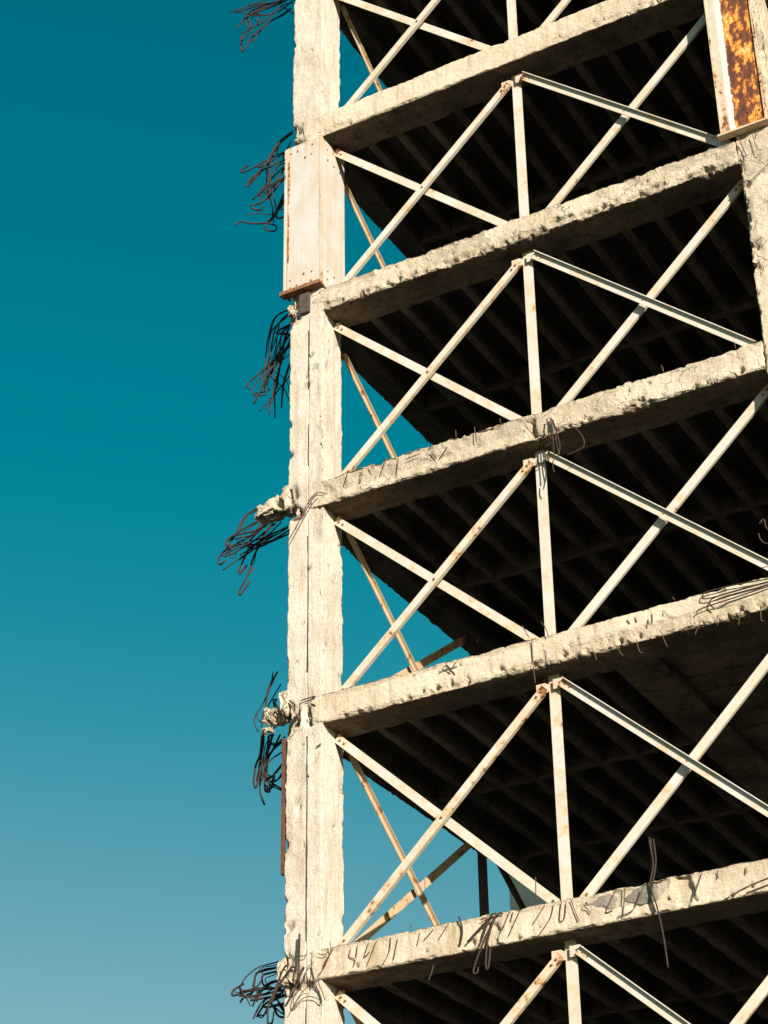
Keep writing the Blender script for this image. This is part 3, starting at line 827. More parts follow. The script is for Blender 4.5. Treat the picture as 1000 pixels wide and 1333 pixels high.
jr = link('steel_jacket', strip_mesh('steel_jacket', 6.16, 6.645, -0.050, -0.038, 19.40, 22.05, 60, lambda t: 0.1), building, M['jacket_rust'])
jr['label'] = 'heavily rusted steel jacket around the right-hand column'
link('flange', strip_mesh('flange', 6.045, 6.165, -0.072, -0.052, 19.40, 22.05, 60, lambda t: 0.30 + 0.3 * max(0, 1 - t / 0.25)), jr, M['jacket'])
link('edge_strip', strip_mesh('edge_strip', 6.035, 6.060, -0.085, 0.05, 19.40, 22.05, 60, lambda t: 0.5), jr, M['jacket'])
link('edge_strip', strip_mesh('edge_strip', 6.635, 6.665, -0.080, -0.036, 19.40, 22.05, 60, lambda t: 0.55), jr, M['jacket'])
link('base_plate', box_mesh('base_plate', 6.00, 6.68, -0.125, -0.005, 19.355, 19.385), jr, M['brace_rusty'])
bolts(jr, [(x, z) for x in (6.23, 6.33, 6.43, 6.53, 6.60) for z in (19.46,)] + [(6.24, 19.62), (6.42, 19.66), (6.58, 19.62), (6.10, 19.52)], -0.051)

# --- torn beam stubs with their rebar on the outer side of the corner column ------------
REBAR = {
    'A1': [
        (0.0145, [
            [(-0.854, 0.559, 26.13), (-1.11, 0.552, 25.887), (-1.573, 0.528, 26.006), (-2.091, 0.498, 26.054)],
            [(-0.91, 0.65, 26.114), (-1.238, 0.671, 25.99), (-1.837, 0.689, 25.997), (-2.062, 0.67, 25.816)],
            [(-0.922, 0.632, 25.8), (-1.145, 0.609, 25.83), (-1.441, 0.581, 25.651), (-1.744, 0.561, 25.541), (-1.925, 0.591, 25.593)],
            [(-1.034, 0.727, 25.815), (-1.231, 0.748, 25.778), (-1.535, 0.727, 25.697), (-1.789, 0.714, 25.506), (-1.95, 0.722, 25.32), (-2.001, 0.739, 25.448), (-2.002, 0.763, 25.712)],
            [(-0.986, 0.687, 26.123), (-1.201, 0.694, 26.053), (-1.69, 0.707, 26.123), (-1.904, 0.707, 26.045), (-1.776, 0.684, 25.779), (-1.955, 0.683, 25.501)],
            [(-0.923, 0.588, 25.945), (-1.363, 0.614, 26.097), (-1.794, 0.617, 26.161)],
            [(-0.839, 0.629, 25.454), (-1.043, 0.634, 25.71), (-1.151, 0.66, 25.847)],
            [(-0.948, 0.71, 26.123), (-1.101, 0.704, 26.011), (-1.477, 0.711, 26.021), (-1.742, 0.706, 26.057), (-1.885, 0.683, 25.923), (-1.818, 0.669, 25.726)],
            [(-0.895, 0.671, 25.941), (-1.268, 0.639, 25.765), (-1.648, 0.648, 25.899), (-2.02, 0.632, 26.163)],
        ]),
    ],
    'A': [
        (0.0145, [
            [(-0.924, 0.645, 23.116), (-1.171, 0.634, 22.997), (-1.361, 0.669, 22.793), (-1.369, 0.647, 22.379), (-1.373, 0.641, 22.009)],
            [(-0.889, 0.59, 23.012), (-1.104, 0.574, 22.892), (-1.237, 0.564, 22.725), (-1.282, 0.581, 22.233), (-1.183, 0.569, 21.758), (-1.14, 0.573, 21.473)],
            [(-0.98, 0.693, 22.816), (-1.413, 0.662, 22.749), (-1.771, 0.643, 22.672), (-1.885, 0.662, 22.75), (-1.733, 0.67, 22.806)],
            [(-0.904, 0.576, 22.527), (-1.282, 0.553, 22.489), (-1.562, 0.55, 22.422), (-1.708, 0.518, 22.246)],
            [(-1, 0.707, 22.603), (-1.427, 0.739, 22.377), (-1.605, 0.755, 22.218), (-1.568, 0.788, 22.21)],
            [(-0.899, 0.529, 22.154), (-1.31, 0.561, 22.108), (-1.601, 0.581, 22.001)],
            [(-0.95, 0.653, 22.357), (-1.343, 0.662, 22.011), (-1.442, 0.684, 22.007)],
            [(-0.942, 0.577, 22.055), (-1.021, 0.573, 21.873), (-1.126, 0.548, 21.599), (-1.174, 0.539, 21.464), (-1.333, 0.572, 21.432), (-1.606, 0.56, 21.521), (-1.768, 0.526, 21.602), (-1.859, 0.494, 21.549)],
            [(-1.026, 0.594, 22.408), (-1.349, 0.584, 21.928), (-1.507, 0.569, 21.863), (-1.601, 0.541, 21.852), (-1.594, 0.575, 21.812), (-1.448, 0.57, 21.718), (-1.38, 0.549, 21.766)],
            [(-0.917, 0.521, 21.733), (-1.134, 0.498, 21.448), (-1.292, 0.51, 21.373), (-1.288, 0.485, 21.221), (-1.101, 0.453, 21.102), (-1.088, 0.453, 21.191), (-1.243, 0.435, 21.301)],
            [(-0.984, 0.713, 22.018), (-1.261, 0.715, 21.712), (-1.243, 0.734, 21.597), (-1.128, 0.728, 21.56)],
            [(-1.18, 0.736, 23.109), (-1.391, 0.718, 22.749), (-1.438, 0.712, 22.393), (-1.295, 0.679, 21.761), (-1.273, 0.674, 21.478)],
            [(-0.933, 0.617, 22.88), (-1.086, 0.64, 22.684), (-1.056, 0.64, 22.516)],
            [(-0.851, 0.529, 22.965), (-1.12, 0.511, 22.821), (-1.3, 0.491, 22.544), (-1.481, 0.472, 22.3), (-1.637, 0.498, 22.201)],
            [(-0.906, 0.537, 22.407), (-1.15, 0.567, 22.442), (-1.372, 0.571, 22.111), (-1.478, 0.606, 22.089)],
        ]),
    ],
    'B': [
        (0.0145, [
            [(-0.925, 0.649, 19.725), (-1.218, 0.659, 19.667), (-1.344, 0.68, 19.304), (-1.376, 0.697, 19.129)],
            [(-0.877, 0.61, 19.633), (-1.123, 0.59, 19.464), (-1.231, 0.616, 19.174), (-1.269, 0.644, 18.96), (-1.376, 0.674, 18.579)],
            [(-0.856, 0.618, 19.432), (-1.106, 0.639, 19.414), (-1.159, 0.649, 19.366), (-0.959, 0.671, 19.281)],
            [(-0.879, 0.656, 19.366), (-1.144, 0.669, 19.028), (-1.317, 0.653, 18.691), (-1.565, 0.683, 18.29)],
            [(-0.906, 0.701, 19.255), (-1.23, 0.734, 18.903), (-1.435, 0.767, 18.606), (-1.417, 0.779, 18.462), (-1.61, 0.747, 18.486)],
            [(-0.901, 0.694, 19.15), (-1.32, 0.727, 18.93), (-1.705, 0.738, 18.732), (-1.659, 0.707, 18.601)],
            [(-0.905, 0.583, 19.379), (-1.048, 0.588, 19.237), (-1.171, 0.605, 18.804), (-1.167, 0.635, 17.89)],
            [(-0.835, 0.549, 19.184), (-1.104, 0.579, 18.572), (-1.212, 0.544, 17.901)],
            [(-1.161, 0.688, 19.44), (-1.356, 0.71, 18.836), (-1.08, 0.73, 18.412), (-0.976, 0.756, 18.082)],
            [(-0.862, 0.677, 18.641), (-1.195, 0.656, 18.314), (-1.457, 0.668, 18.116)],
            [(-0.861, 0.634, 18.904), (-1.032, 0.653, 18.446), (-1.072, 0.651, 18.031)],
            [(-0.825, 0.612, 18.927), (-1.27, 0.58, 18.679), (-1.53, 0.586, 18.486), (-1.455, 0.585, 18.291)],
            [(-1.041, 0.721, 19.664), (-1.309, 0.695, 19.449), (-1.389, 0.686, 18.931), (-1.418, 0.704, 18.564)],
            [(-0.876, 0.61, 19.509), (-1.052, 0.634, 19.12), (-1.13, 0.657, 18.627), (-1.222, 0.628, 18.164)],
        ]),
    ],
    'C': [
        (0.0145, [
            [(-1.385, 0.64, 16.467), (-1.49, 0.66, 16.487), (-1.663, 0.647, 16.399), (-1.782, 0.629, 16.158), (-1.915, 0.628, 15.997), (-1.968, 0.66, 15.896)],
            [(-1.154, 0.532, 16.207), (-1.294, 0.541, 16.21), (-1.605, 0.567, 16.163), (-1.878, 0.568, 16.068), (-1.895, 0.564, 15.982), (-1.843, 0.589, 16.001)],
            [(-1.194, 0.665, 16.265), (-1.323, 0.692, 16.251), (-1.624, 0.67, 16.065), (-1.956, 0.657, 15.98), (-2.095, 0.68, 15.877), (-2.065, 0.675, 15.778), (-1.978, 0.696, 15.839)],
            [(-1.105, 0.6, 16.116), (-1.224, 0.577, 16.031), (-1.476, 0.552, 15.896), (-1.792, 0.552, 15.858), (-1.943, 0.541, 15.809)],
            [(-0.929, 0.677, 16.058), (-1.027, 0.691, 16.029), (-1.34, 0.657, 15.907), (-1.668, 0.644, 15.778), (-1.997, 0.647, 15.657)],
            [(-1.185, 0.652, 16.211), (-1.341, 0.651, 16.147), (-1.545, 0.622, 15.973), (-1.564, 0.604, 15.816), (-1.678, 0.628, 15.643), (-1.714, 0.618, 15.561), (-1.691, 0.637, 15.509), (-1.648, 0.671, 15.633)],
            [(-1.2, 0.678, 16.185), (-1.339, 0.685, 16.075), (-1.44, 0.672, 15.879), (-1.545, 0.701, 15.705), (-1.629, 0.699, 15.467), (-1.768, 0.728, 15.303), (-1.735, 0.714, 15.234), (-1.598, 0.74, 15.423)],
            [(-0.946, 0.705, 16.011), (-1.022, 0.701, 15.988), (-1.307, 0.676, 15.885), (-1.568, 0.695, 15.884), (-1.495, 0.685, 15.945), (-1.21, 0.697, 15.998)],
            [(-1.179, 0.537, 16.196), (-1.276, 0.513, 16.168), (-1.444, 0.534, 16.01), (-1.702, 0.512, 16.009), (-1.674, 0.54, 15.993)],
            [(-0.892, 0.62, 15.908), (-0.974, 0.609, 15.884), (-1.36, 0.618, 15.872), (-1.683, 0.589, 15.954)],
            [(-0.913, 0.651, 16.018), (-1.099, 0.629, 15.997), (-1.353, 0.639, 15.969), (-1.662, 0.627, 15.967), (-1.904, 0.613, 15.943)],
            [(-1.094, 0.511, 16.134), (-1.383, 0.542, 16.061), (-1.671, 0.566, 16.093), (-1.867, 0.587, 16.096)],
            [(-1.1, 0.733, 16.204), (-1.308, 0.709, 16.034), (-1.604, 0.715, 15.904), (-1.762, 0.715, 15.863)],
        ]),
    ],
    'Cw': [
        (0.005, [
            [(0.069, -0.025, 15.901), (-0.039, -0.024, 15.951), (-0.169, -0.02, 15.903), (-0.359, -0.023, 15.576), (-0.381, -0.022, 15.53), (-0.34, -0.021, 15.614), (-0.063, -0.019, 15.967)],
            [(-0.102, -0.025, 15.923), (-0.187, -0.027, 15.863), (-0.359, -0.024, 15.576), (-0.539, -0.024, 15.312)],
            [(-0.059, -0.025, 15.866), (-0.167, -0.024, 15.772), (-0.357, -0.025, 15.49), (-0.525, -0.027, 15.233)],
        ]),
    ],
    'D': [
        (0.0145, [
            [(-1.129, 0.614, 13.85), (-1.193, 0.649, 13.644), (-1.333, 0.677, 13.439), (-1.433, 0.67, 13.295), (-1.426, 0.663, 13.174), (-1.385, 0.685, 13.074)],
            [(-1.042, 0.591, 13.826), (-1.151, 0.556, 13.562), (-1.186, 0.534, 13.329), (-1.23, 0.537, 13.208), (-1.245, 0.551, 13.069)],
            [(-1.026, 0.653, 13.663), (-1.178, 0.685, 13.505), (-1.271, 0.694, 13.381)],
            [(-1.014, 0.541, 13.388), (-1.088, 0.574, 13.412), (-1.081, 0.608, 13.3)],
            [(-1.189, 0.731, 13.493), (-1.089, 0.718, 13.329)],
            [(-1.203, 0.541, 13.006), (-1.224, 0.522, 12.905), (-1.265, 0.552, 12.683), (-1.351, 0.579, 12.535), (-1.385, 0.599, 12.31), (-1.324, 0.574, 12.255), (-1.239, 0.556, 12.533), (-1.111, 0.542, 12.756), (-1.15, 0.573, 12.859)],
            [(-1.236, 0.593, 13.001), (-1.275, 0.606, 12.787), (-1.29, 0.609, 12.516), (-1.36, 0.641, 12.368), (-1.34, 0.624, 12.301)],
            [(-0.932, 0.621, 12.68), (-1.105, 0.593, 12.597), (-1.205, 0.56, 12.479), (-1.221, 0.547, 12.365)],
            [(-0.875, 0.534, 12.489), (-1.069, 0.568, 12.354), (-1.163, 0.553, 12.291)],
            [(-0.999, 0.732, 12.496), (-1.112, 0.748, 12.367), (-1.207, 0.759, 12.36), (-1.316, 0.791, 12.429)],
            [(-1.35, 0.731, 12.495), (-1.227, 0.735, 12.356), (-1.023, 0.749, 12.195)],
            [(-0.976, 0.688, 12.911), (-1.081, 0.689, 12.838), (-1.205, 0.664, 12.696), (-1.324, 0.688, 12.57), (-1.346, 0.687, 12.349), (-1.323, 0.657, 12.189), (-1.24, 0.634, 12.004)],
            [(-1.16, 0.698, 12.992), (-1.19, 0.69, 12.914), (-1.264, 0.703, 12.675), (-1.3, 0.728, 12.29), (-1.247, 0.716, 12.21), (-1.216, 0.708, 12.224), (-1.294, 0.703, 12.343)],
            [(-1.053, 0.572, 12.336), (-1.065, 0.538, 12.231), (-1.102, 0.571, 12.172), (-1.165, 0.546, 12.161)],
            [(-1.112, 0.596, 12.94), (-1.179, 0.618, 12.9), (-1.227, 0.6, 12.79), (-1.253, 0.603, 12.603)],
            [(-0.952, 0.651, 12.842), (-1.096, 0.629, 12.786), (-1.2, 0.651, 12.901)],
            [(-1.277, 0.754, 12.552), (-1.312, 0.783, 12.457), (-1.226, 0.814, 12.481)],
            [(-1.017, 0.64, 12.935), (-1.152, 0.664, 12.748), (-1.295, 0.67, 12.589)],
        ]),
    ],
    'E': [
        (0.0145, [
            [(-0.966, 0.57, 9.869), (-1.044, 0.599, 9.874), (-1.255, 0.585, 9.855), (-1.44, 0.595, 9.769), (-1.536, 0.623, 9.654), (-1.436, 0.63, 9.484), (-1.373, 0.598, 9.396)],
            [(-1.015, 0.649, 9.831), (-1.111, 0.674, 9.838), (-1.339, 0.686, 9.829), (-1.368, 0.672, 9.726), (-1.413, 0.7, 9.602), (-1.529, 0.709, 9.572), (-1.591, 0.697, 9.502)],
            [(-1.069, 0.734, 9.812), (-1.186, 0.762, 9.823), (-1.324, 0.789, 9.82), (-1.329, 0.8, 9.719), (-1.236, 0.814, 9.655)],
            [(-1.523, 0.663, 9.715), (-1.606, 0.697, 9.704), (-1.689, 0.687, 9.663), (-1.658, 0.657, 9.589), (-1.426, 0.672, 9.614), (-1.026, 0.672, 9.58)],
            [(-1.578, 0.656, 9.67), (-1.483, 0.638, 9.546), (-1.189, 0.618, 9.524), (-0.893, 0.588, 9.5)],
            [(-1.061, 0.725, 9.687), (-1.209, 0.739, 9.664), (-1.35, 0.712, 9.543), (-1.439, 0.745, 9.437)],
            [(-1.008, 0.706, 9.603), (-1.105, 0.671, 9.576), (-1.279, 0.695, 9.543), (-1.607, 0.704, 9.584)],
            [(-0.92, 0.631, 9.499), (-1.207, 0.647, 9.45), (-1.283, 0.614, 9.334), (-1.34, 0.613, 9.232)],
            [(-0.875, 0.559, 9.421), (-1.108, 0.586, 9.4), (-1.217, 0.604, 9.337), (-1.299, 0.626, 9.255)],
            [(-0.835, 0.592, 9.355), (-0.879, 0.599, 9.348), (-0.996, 0.567, 9.325), (-1.15, 0.56, 9.332)],
            [(-1.195, 0.753, 9.459), (-1.15, 0.778, 9.389), (-1.08, 0.764, 9.271), (-0.999, 0.777, 9.245), (-1.023, 0.798, 9.322), (-1.112, 0.812, 9.443)],
            [(-1.039, 0.605, 9.274), (-1.026, 0.571, 9.195), (-1.062, 0.598, 9.124), (-1.131, 0.628, 9.16)],
            [(-1.105, 0.613, 9.389), (-1.139, 0.607, 9.325), (-1.203, 0.616, 9.236), (-1.268, 0.639, 9.253), (-1.24, 0.627, 9.279)],
            [(-0.931, 0.647, 9.54), (-1.09, 0.648, 9.533), (-1.346, 0.615, 9.499), (-1.517, 0.598, 9.558)],
            [(-0.878, 0.626, 9.457), (-1.019, 0.601, 9.457), (-1.149, 0.619, 9.467), (-1.37, 0.59, 9.462)],
            [(-0.954, 0.714, 9.631), (-1.073, 0.685, 9.506), (-0.96, 0.665, 9.345), (-0.939, 0.695, 9.315)],
        ]),
    ],
    'Ew': [
        (0.013, [
            [(-0.443, -0.042, 9.552), (-0.5, -0.042, 9.528), (-0.607, -0.05, 9.295), (-0.697, -0.053, 9.111), (-0.703, -0.054, 8.898)],
            [(-0.349, -0.038, 9.52), (-0.403, -0.043, 9.511), (-0.578, -0.036, 9.327), (-0.665, -0.044, 9.141)],
            [(-0.217, -0.036, 9.497), (-0.256, -0.035, 9.454), (-0.332, -0.031, 9.286), (-0.469, -0.023, 9.097)],
            [(-0.26, -0.078, 9.895), (-0.266, -0.085, 9.458), (-0.283, -0.08, 9.33)],
        ]),
        (0.0055, [
            [(-0.067, -0.065, 9.528), (-0.158, -0.07, 9.46), (-0.212, -0.074, 9.303), (-0.32, -0.08, 9.171), (-0.327, -0.083, 9.049), (-0.241, -0.085, 9.091)],
            [(-0.126, -0.029, 9.499), (-0.068, -0.031, 9.273), (0.012, -0.024, 9.081), (-0.013, -0.029, 9.035)],
            [(0.19, -0.055, 9.635), (0.074, -0.049, 9.508), (0.035, -0.046, 9.416), (-0.026, -0.039, 9.363)],
            [(0.148, -0.062, 9.741), (0.155, -0.059, 9.607), (0.079, -0.057, 9.455)],
            [(-0.194, -0.042, 9.425), (-0.21, -0.046, 9.318), (-0.169, -0.051, 9.285)],
            [(0.038, -0.05, 9.037), (-0.094, -0.05, 9.117), (-0.224, -0.052, 9.122), (-0.376, -0.048, 9.026)],
            [(-0.01, -0.033, 9.164), (-0.119, -0.039, 9.263), (-0.267, -0.044, 9.172), (-0.413, -0.048, 8.966)],
            [(-0.013, -0.059, 9.272), (0.046, -0.064, 9.146), (0.082, -0.062, 9.043)],
            [(-0.3, -0.058, 9.639), (-0.187, -0.055, 9.628), (-0.172, -0.049, 9.686)],
            [(-0.011, -0.064, 9.618), (0.06, -0.058, 9.591), (0.119, -0.062, 9.612)],
        ]),
    ],
    'Eb': [
        (0.0055, [
            [(0.174, -0.044, 9.65), (0.041, -0.042, 9.442)],
            [(0.407, -0.029, 9.612), (0.388, -0.029, 9.516), (0.463, -0.031, 9.469), (0.445, -0.033, 9.39)],
            [(0.502, -0.032, 9.627), (0.484, -0.034, 9.497)],
            [(0.653, -0.037, 9.631), (0.597, -0.038, 9.476), (0.671, -0.038, 9.528)],
            [(0.768, -0.043, 9.641), (0.634, -0.042, 9.37)],
            [(0.944, -0.032, 9.645), (0.924, -0.034, 9.484), (0.843, -0.035, 9.351)],
            [(1.035, -0.032, 9.612), (0.976, -0.032, 9.377)],
            [(1.323, -0.027, 9.626), (1.284, -0.029, 9.485)],
            [(1.506, -0.033, 9.639), (1.377, -0.032, 9.533)],
            [(1.704, -0.034, 9.667), (1.574, -0.034, 9.512)],
            [(1.218, -0.032, 9.677), (1.207, -0.035, 9.76)],
            [(1.498, -0.041, 9.217), (1.467, -0.042, 9.126), (1.43, -0.043, 9.052)],
        ]),
        (0.011, [
            [(2.317, -0.054, 9.666), (2.231, -0.056, 9.622), (2.066, -0.054, 9.3), (1.874, -0.053, 9.315)],
            [(2.39, -0.031, 9.659), (2.305, -0.034, 9.635), (2.1, -0.036, 9.299), (1.996, -0.036, 9.064), (2.037, -0.035, 9.03), (2.061, -0.037, 9.091)],
            [(2.333, -0.045, 9.646), (2.289, -0.045, 9.615), (2.194, -0.05, 9.356), (2.159, -0.045, 9.091), (2.187, -0.044, 9.067), (2.218, -0.037, 9.277)],
            [(2.3, -0.066, 9.626), (2.213, -0.065, 9.603), (1.951, -0.071, 9.394)],
            [(1.838, -0.037, 9.723), (1.878, -0.043, 9.554), (1.838, -0.037, 9.386)],
        ]),
        (0.006, [
            [(2.474, -0.03, 9.663), (2.381, -0.03, 9.484)],
            [(2.606, -0.041, 9.643), (2.453, -0.041, 9.381)],
            [(2.516, -0.031, 9.647), (2.481, -0.031, 9.543)],
            [(2.919, -0.037, 9.654), (2.761, -0.035, 9.47)],
            [(3.018, -0.03, 9.638), (2.967, -0.03, 9.491), (2.835, -0.033, 9.34)],
            [(3.115, -0.033, 9.649), (3.081, -0.031, 9.45), (3.14, -0.033, 9.457), (3.172, -0.033, 9.626)],
            [(3.232, -0.042, 9.663), (3.315, -0.04, 9.391)],
            [(3.387, -0.037, 9.564), (3.459, -0.034, 9.454)],
            [(3.778, -0.032, 9.664), (3.638, -0.029, 9.441), (3.718, -0.027, 9.446)],
            [(3.886, -0.03, 9.671), (3.833, -0.033, 9.345)],
            [(4.076, -0.038, 9.603), (3.96, -0.039, 9.396), (3.777, -0.041, 9.353)],
            [(4.787, -0.032, 9.656), (4.689, -0.031, 9.447), (4.719, -0.031, 9.365)],
            [(4.961, -0.033, 9.647), (4.96, -0.036, 9.555)],
            [(5.286, -0.038, 9.618), (5.279, -0.04, 9.546)],
            [(5.55, -0.032, 9.461), (5.24, -0.033, 9.395), (4.971, -0.034, 9.297)],
            [(5.543, -0.036, 9.386), (5.254, -0.035, 9.335)],
            [(2.822, -0.039, 9.997), (2.812, -0.041, 9.733)],
            [(2.111, -0.03, 9.633), (2.24, -0.031, 9.648), (2.103, -0.032, 9.417)],
        ]),
        (0.01, [
            [(4.224, -0.062, 10.131), (4.247, -0.061, 9.852), (4.196, -0.061, 9.63), (4.247, -0.064, 9.39), (4.294, -0.062, 9.042), (4.317, -0.066, 8.684)],
            [(4.272, -0.059, 10.141), (4.281, -0.058, 9.885), (4.229, -0.058, 9.663), (4.193, -0.057, 9.479), (4.232, -0.06, 9.318)],
            [(4.211, -0.044, 10.159), (4.232, -0.042, 10.143), (4.26, -0.037, 9.935), (4.231, -0.038, 9.785)],
        ]),
    ],
    'Db': [
        (0.006, [
            [(4.008, -0.035, 12.593), (4.084, -0.036, 12.44)],
            [(4.262, -0.035, 12.615), (4.294, -0.037, 12.445), (4.336, -0.037, 12.416)],
            [(4.568, -0.035, 12.64), (4.633, -0.034, 12.41)],
            [(5.061, -0.031, 12.633), (4.977, -0.029, 12.472)],
            [(5.281, -0.031, 12.644), (5.26, -0.033, 12.596), (5.263, -0.036, 12.516)],
            [(5.546, -0.023, 12.646), (5.503, -0.027, 12.455)],
            [(5.784, -0.026, 12.632), (5.774, -0.025, 12.459), (5.803, -0.025, 12.433)],
            [(3.728, -0.037, 12.594), (3.753, -0.034, 12.47)],
            [(2.939, -0.034, 12.969), (2.939, -0.034, 12.638), (2.953, -0.033, 12.381)],
            [(3.073, -0.037, 13.162), (3.129, -0.035, 13.066), (3.159, -0.038, 12.946)],
            [(2.826, -0.042, 13.175), (2.907, -0.039, 12.995)],
            [(4.171, -0.03, 12.895), (4.2, -0.029, 12.833)],
            [(4.266, -0.022, 12.909), (4.285, -0.023, 12.831)],
            [(4.427, -0.03, 12.825), (4.438, -0.031, 12.749)],
            [(4.482, -0.024, 12.885), (4.479, -0.024, 12.777)],
            [(4.753, -0.022, 13.029), (4.773, -0.02, 12.987)],
            [(5.383, -0.035, 12.961), (5.415, -0.036, 12.937)],
        ]),
        (0.008, [
            [(5.955, -0.061, 12.915), (5.528, -0.063, 12.954), (5.192, -0.066, 12.957), (5.128, -0.066, 12.921), (5.15, -0.064, 12.88), (5.317, -0.062, 12.87), (5.95, -0.059, 12.882)],
            [(5.942, -0.053, 12.833), (5.405, -0.05, 12.797), (5.1, -0.051, 12.774), (5.027, -0.047, 12.742)],
            [(5.95, -0.056, 12.89), (5.314, -0.053, 12.875), (5.205, -0.049, 12.818), (5.246, -0.046, 12.736)],
        ]),
        (0.006, [
            [(1.68, -0.034, 12.856), (1.934, -0.032, 12.868)],
            [(1.77, -0.028, 12.951), (1.896, -0.027, 12.766)],
            [(1.805, -0.03, 12.803), (1.92, -0.031, 12.934)],
            [(1.749, -0.05, 12.909), (1.862, -0.049, 12.803)],
        ]),
    ],
    'Cb': [
        (0.008, [
            [(3.385, -0.058, 15.96), (3.392, -0.061, 15.772), (3.401, -0.061, 15.514), (3.398, -0.057, 15.354)],
            [(3.404, -0.065, 15.931), (3.441, -0.066, 15.698), (3.446, -0.062, 15.535), (3.464, -0.066, 15.4), (3.439, -0.063, 15.302)],
            [(3.34, -0.073, 15.949), (3.352, -0.07, 15.744), (3.371, -0.07, 15.646)],
            [(3.415, -0.055, 15.915), (3.474, -0.059, 15.618), (3.483, -0.06, 15.469), (3.451, -0.063, 15.352)],
            [(3.377, -0.053, 15.327), (3.37, -0.051, 15.223), (3.384, -0.046, 15.158)],
            [(3.393, -0.049, 15.614), (3.269, -0.044, 15.567)],
        ]),
        (0.005, [
            [(3.664, -0.03, 15.753), (3.696, -0.031, 15.724), (3.786, -0.031, 15.566), (3.803, -0.029, 15.453), (3.756, -0.027, 15.398), (3.551, -0.024, 15.367)],
            [(3.466, -0.034, 15.799), (3.603, -0.036, 15.804), (3.734, -0.035, 15.749)],
            [(3.018, -0.045, 15.98), (3.098, -0.048, 15.841), (3.214, -0.051, 15.745)],
            [(2.669, -0.028, 16.21), (2.673, -0.03, 16.133)],
        ]),
        (0.006, [
            [(2.033, -0.035, 16.236), (2.036, -0.034, 16.129)],
            [(2.304, -0.034, 16.197), (2.322, -0.032, 15.973)],
            [(1.002, -0.03, 16.16), (0.916, -0.033, 15.943)],
            [(0.637, -0.037, 16.112), (0.604, -0.036, 15.892)],
            [(1.174, -0.029, 16.045), (1.14, -0.028, 15.845)],
            [(1.905, -0.036, 16.023), (1.779, -0.038, 15.874)],
            [(1.5, -0.04, 16.048), (1.294, -0.038, 16.031)],
            [(0.755, -0.037, 16.142), (0.816, -0.037, 16.037)],
            [(1.659, -0.032, 16.022), (1.737, -0.032, 15.912)],
            [(0.41, -0.024, 16.131), (0.367, -0.025, 15.973)],
        ]),
        (0.004, [
            [(4.921, -0.03, 16.196), (4.922, -0.03, 16.126)],
        ]),
    ],
    'Db2': [
        (0.006, [
            [(5.911, -0.1, 13.628), (5.973, -0.1, 13.664), (6.007, -0.1, 13.526), (6.204, -0.1, 13.503), (6.43, -0.1, 13.47)],
            [(5.888, -0.1, 13.507), (5.91, -0.1, 13.409), (5.986, -0.1, 13.343), (6.183, -0.1, 13.328), (6.409, -0.1, 13.296)],
        ]),
    ],
    'DCw': [
        (0.008, [
            [(-0.469, -0.025, 13.011), (-0.389, -0.022, 12.939)],
            [(-0.294, -0.023, 12.968), (-0.096, -0.022, 12.978), (-0.133, -0.022, 12.952), (-0.222, -0.02, 12.94)],
            [(-0.132, -0.024, 12.88), (-0.081, -0.027, 12.843)],
            [(-0.486, -0.037, 12.928), (-0.625, -0.034, 12.869)],
            [(-0.067, -0.027, 12.276), (0.007, -0.028, 12.303)],
        ]),
    ],
    'Bb': [
        (0.0055, [
            [(6.225, -0.04, 19.355), (6.319, -0.04, 18.963), (6.256, -0.041, 19.006)],
            [(6.436, -0.048, 19.255), (6.476, -0.048, 19.004), (6.525, -0.046, 18.968)],
            [(6.512, -0.041, 19.345), (6.492, -0.039, 19.221)],
            [(5.864, -0.044, 16.238), (5.87, -0.041, 16.133)],
            [(4.905, -0.032, 16.231), (4.916, -0.032, 16.136)],
            [(6.582, -0.038, 18.717), (6.312, -0.038, 18.538)],
        ]),
    ],
}

LEFT = {'A1': (-0.60, 0.40, 25.2, (0.16, 0.30, 0.30)), 'A': (-0.55, 0.36, 22.05, (0.14, 0.3, 0.3)), 'B': (-0.56, 0.30, 18.95, (0.16, 0.34, 0.36)),
        'C': (-0.60, 0.42, 15.78, (0.26, 0.30, 0.30)), 'D': (-0.58, 0.34, 12.72, (0.20, 0.34, 0.34)), 'E': (-0.57, 0.30, 9.32, (0.20, 0.40, 0.40))}
for q, (nm, (x, y, z, sz)) in enumerate(LEFT.items()):
    st = rock('broken_stub', (x, y, z), sz, 40 + q, M['rough'], building, 0.35)
    for rad, lines in REBAR[nm]:
        for ln in lines:
            tube('rebar', ln, rad * random.choice((0.6, 0.75, 0.9, 1.0)), M['rebar'], st)
            if random.random() < 0.8:                       # a thinner bar torn out beside it
                dv = Vector((random.uniform(-0.05, 0.05), random.uniform(-0.04, 0.08), random.uniform(-0.07, 0.03)))
                k0 = Vector(ln[0]); sc = random.uniform(0.6, 0.97)
                l2 = [k0 + (Vector(p) - k0) * sc + dv * (i / len(ln)) + Vector((random.uniform(-.03, .03), 0, random.uniform(-.03, .03))) * (i > 0) for i, p in enumerate(ln)]
                tube('rebar', l2, rad * random.choice((0.45, 0.6, 0.75)), M['rebar'], st)
chunk = link('broken_stub', prism('broken_stub', (-1.12, -0.03, 15.87), (1, 0, 0), (0, 1, 0), (0, 0, 1), 0.66, 0.30, 0.25, 0.022, 0.024,
             (0.16, 0.16, 0.14, 0.16), 0.03, 0.030, 131, [(-0.72, 0.1, 15.84, 0.16, 0.12), (-0.66, -0.03, 15.95, 0.12, 0.10), (-1.0, 0.0, 15.85, 0.08, 0.05)], None, endrough=0.14), building, M['rough'])
chunk['label'] = 'lump of torn concrete still hanging left of the column'
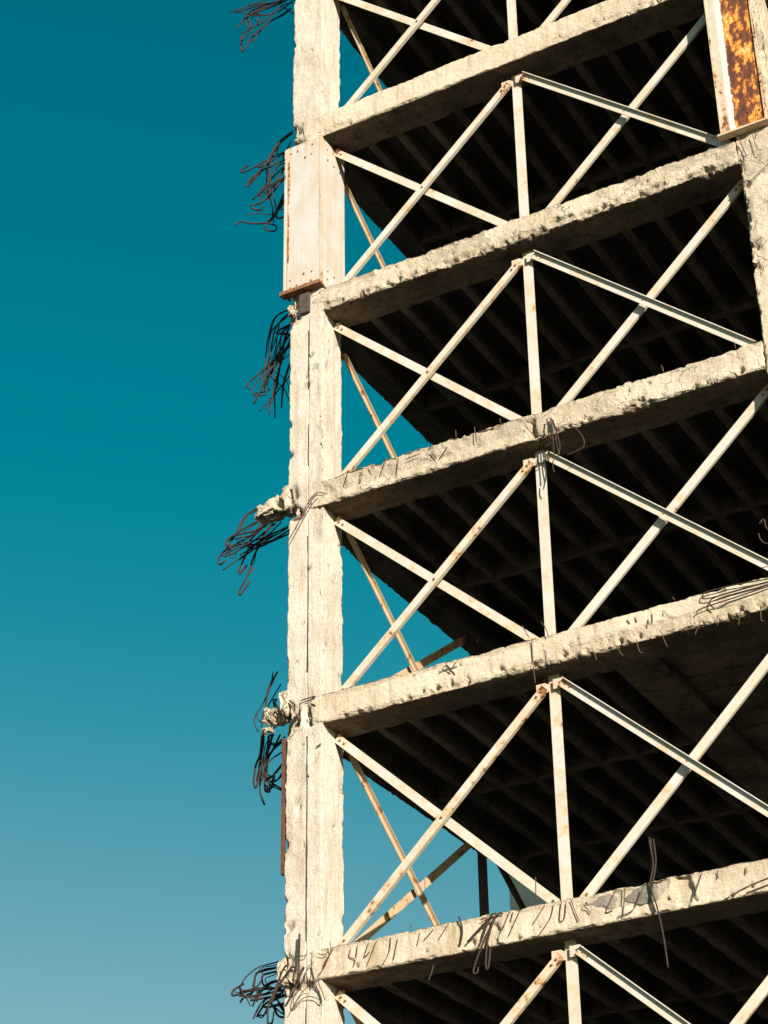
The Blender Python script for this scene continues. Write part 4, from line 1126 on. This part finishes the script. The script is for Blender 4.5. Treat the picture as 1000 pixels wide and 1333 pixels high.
link('fragment', prism('fragment', (-0.72, -0.02, 15.98), (1, 0, 0), (0, 1, 0), (0, 0, 1), 0.26, 0.30, 0.24, 0.02, 0.02,
     (0.14, 0.12, 0.16, 0.18), 0.04, 0.032, 132, (), None, endrough=0.12), chunk, M['rough'])
chunk2 = link('broken_stub', prism('broken_stub', (-0.94, 0.0, 12.80), (1, 0, 0), (0, 1, 0), (0, 0, 1), 0.46, 0.24, 0.22, 0.02, 0.02,
              (0.18, 0.14, 0.14, 0.18), 0.05, 0.036, 133, [(-0.80, 0.0, 12.88, 0.10, 0.12), (-0.65, 0.0, 12.84, 0.12, 0.14)], None, endrough=0.16), building, M['rough'])
link('fragment', prism('fragment', (-1.0, 0.05, 12.70), (1, 0, 0), (0, 1, 0), (0, 0, 1), 0.24, 0.12, 0.10, 0.015, 0.015,
     (0.08, 0.08, 0.08, 0.08), 0.03, 0.024, 134, (), None, endrough=0.07), chunk2, M['rough'])
link('fragment', prism('fragment', (-0.66, -0.03, 12.84), (1, 0, 0), (0, 1, 0), (0, 0, 1), 0.20, 0.26, 0.34, 0.02, 0.02,
     (0.16, 0.12, 0.14, 0.18), 0.04, 0.034, 135, (), None, endrough=0.10), chunk2, M['rough'])
link('broken_stub', prism('broken_stub', (-0.64, -0.02, 9.36), (1, 0, 0), (0, 1, 0), (0, 0, 1), 0.18, 0.26, 0.34, 0.02, 0.02,
     (0.14, 0.12, 0.14, 0.18), 0.04, 0.034, 136, (), None, endrough=0.09), building, M['rough'])
link('broken_stub', prism('broken_stub', (-0.61, 0.0, 18.98), (1, 0, 0), (0, 1, 0), (0, 0, 1), 0.14, 0.22, 0.30, 0.02, 0.02,
     (0.12, 0.12, 0.12, 0.14), 0.04, 0.03, 137, (), None, endrough=0.07), building, M['rough'])
for key, par in (('Cw', corner), ('Ew', corner), ('DCw', corner), ('Eb', beams['E']), ('Db', beams['D']), ('Cb', beams['C']), ('Bb', beams['B']), ('Db2', beams['D'])):
    for rad, lines in REBAR[key]:
        for ln in lines: tube('rebar' if rad > 0.007 else 'tie_wire', ln, rad, M['rebar'] if rad > 0.007 else M['wire'], par, 5, 6 if rad > 0.007 else 5)
# grey mortar left in the hollow of a beam
link('mortar_patch', rock('mortar_patch', (3.62, 0.03, 9.55), (0.42, 0.09, 0.24), 70, M['patch'], beams['E'], 0.25, 12).data, beams['E'], M['patch']) if False else \
    rock('mortar_patch', (3.60, 0.035, 9.53), (0.46, 0.10, 0.24), 70, M['patch'], beams['E'], 0.25, 12)
rock('mortar_patch', (4.05, 0.035, 9.56), (0.40, 0.10, 0.22), 71, M['patch'], beams['E'], 0.25, 12)
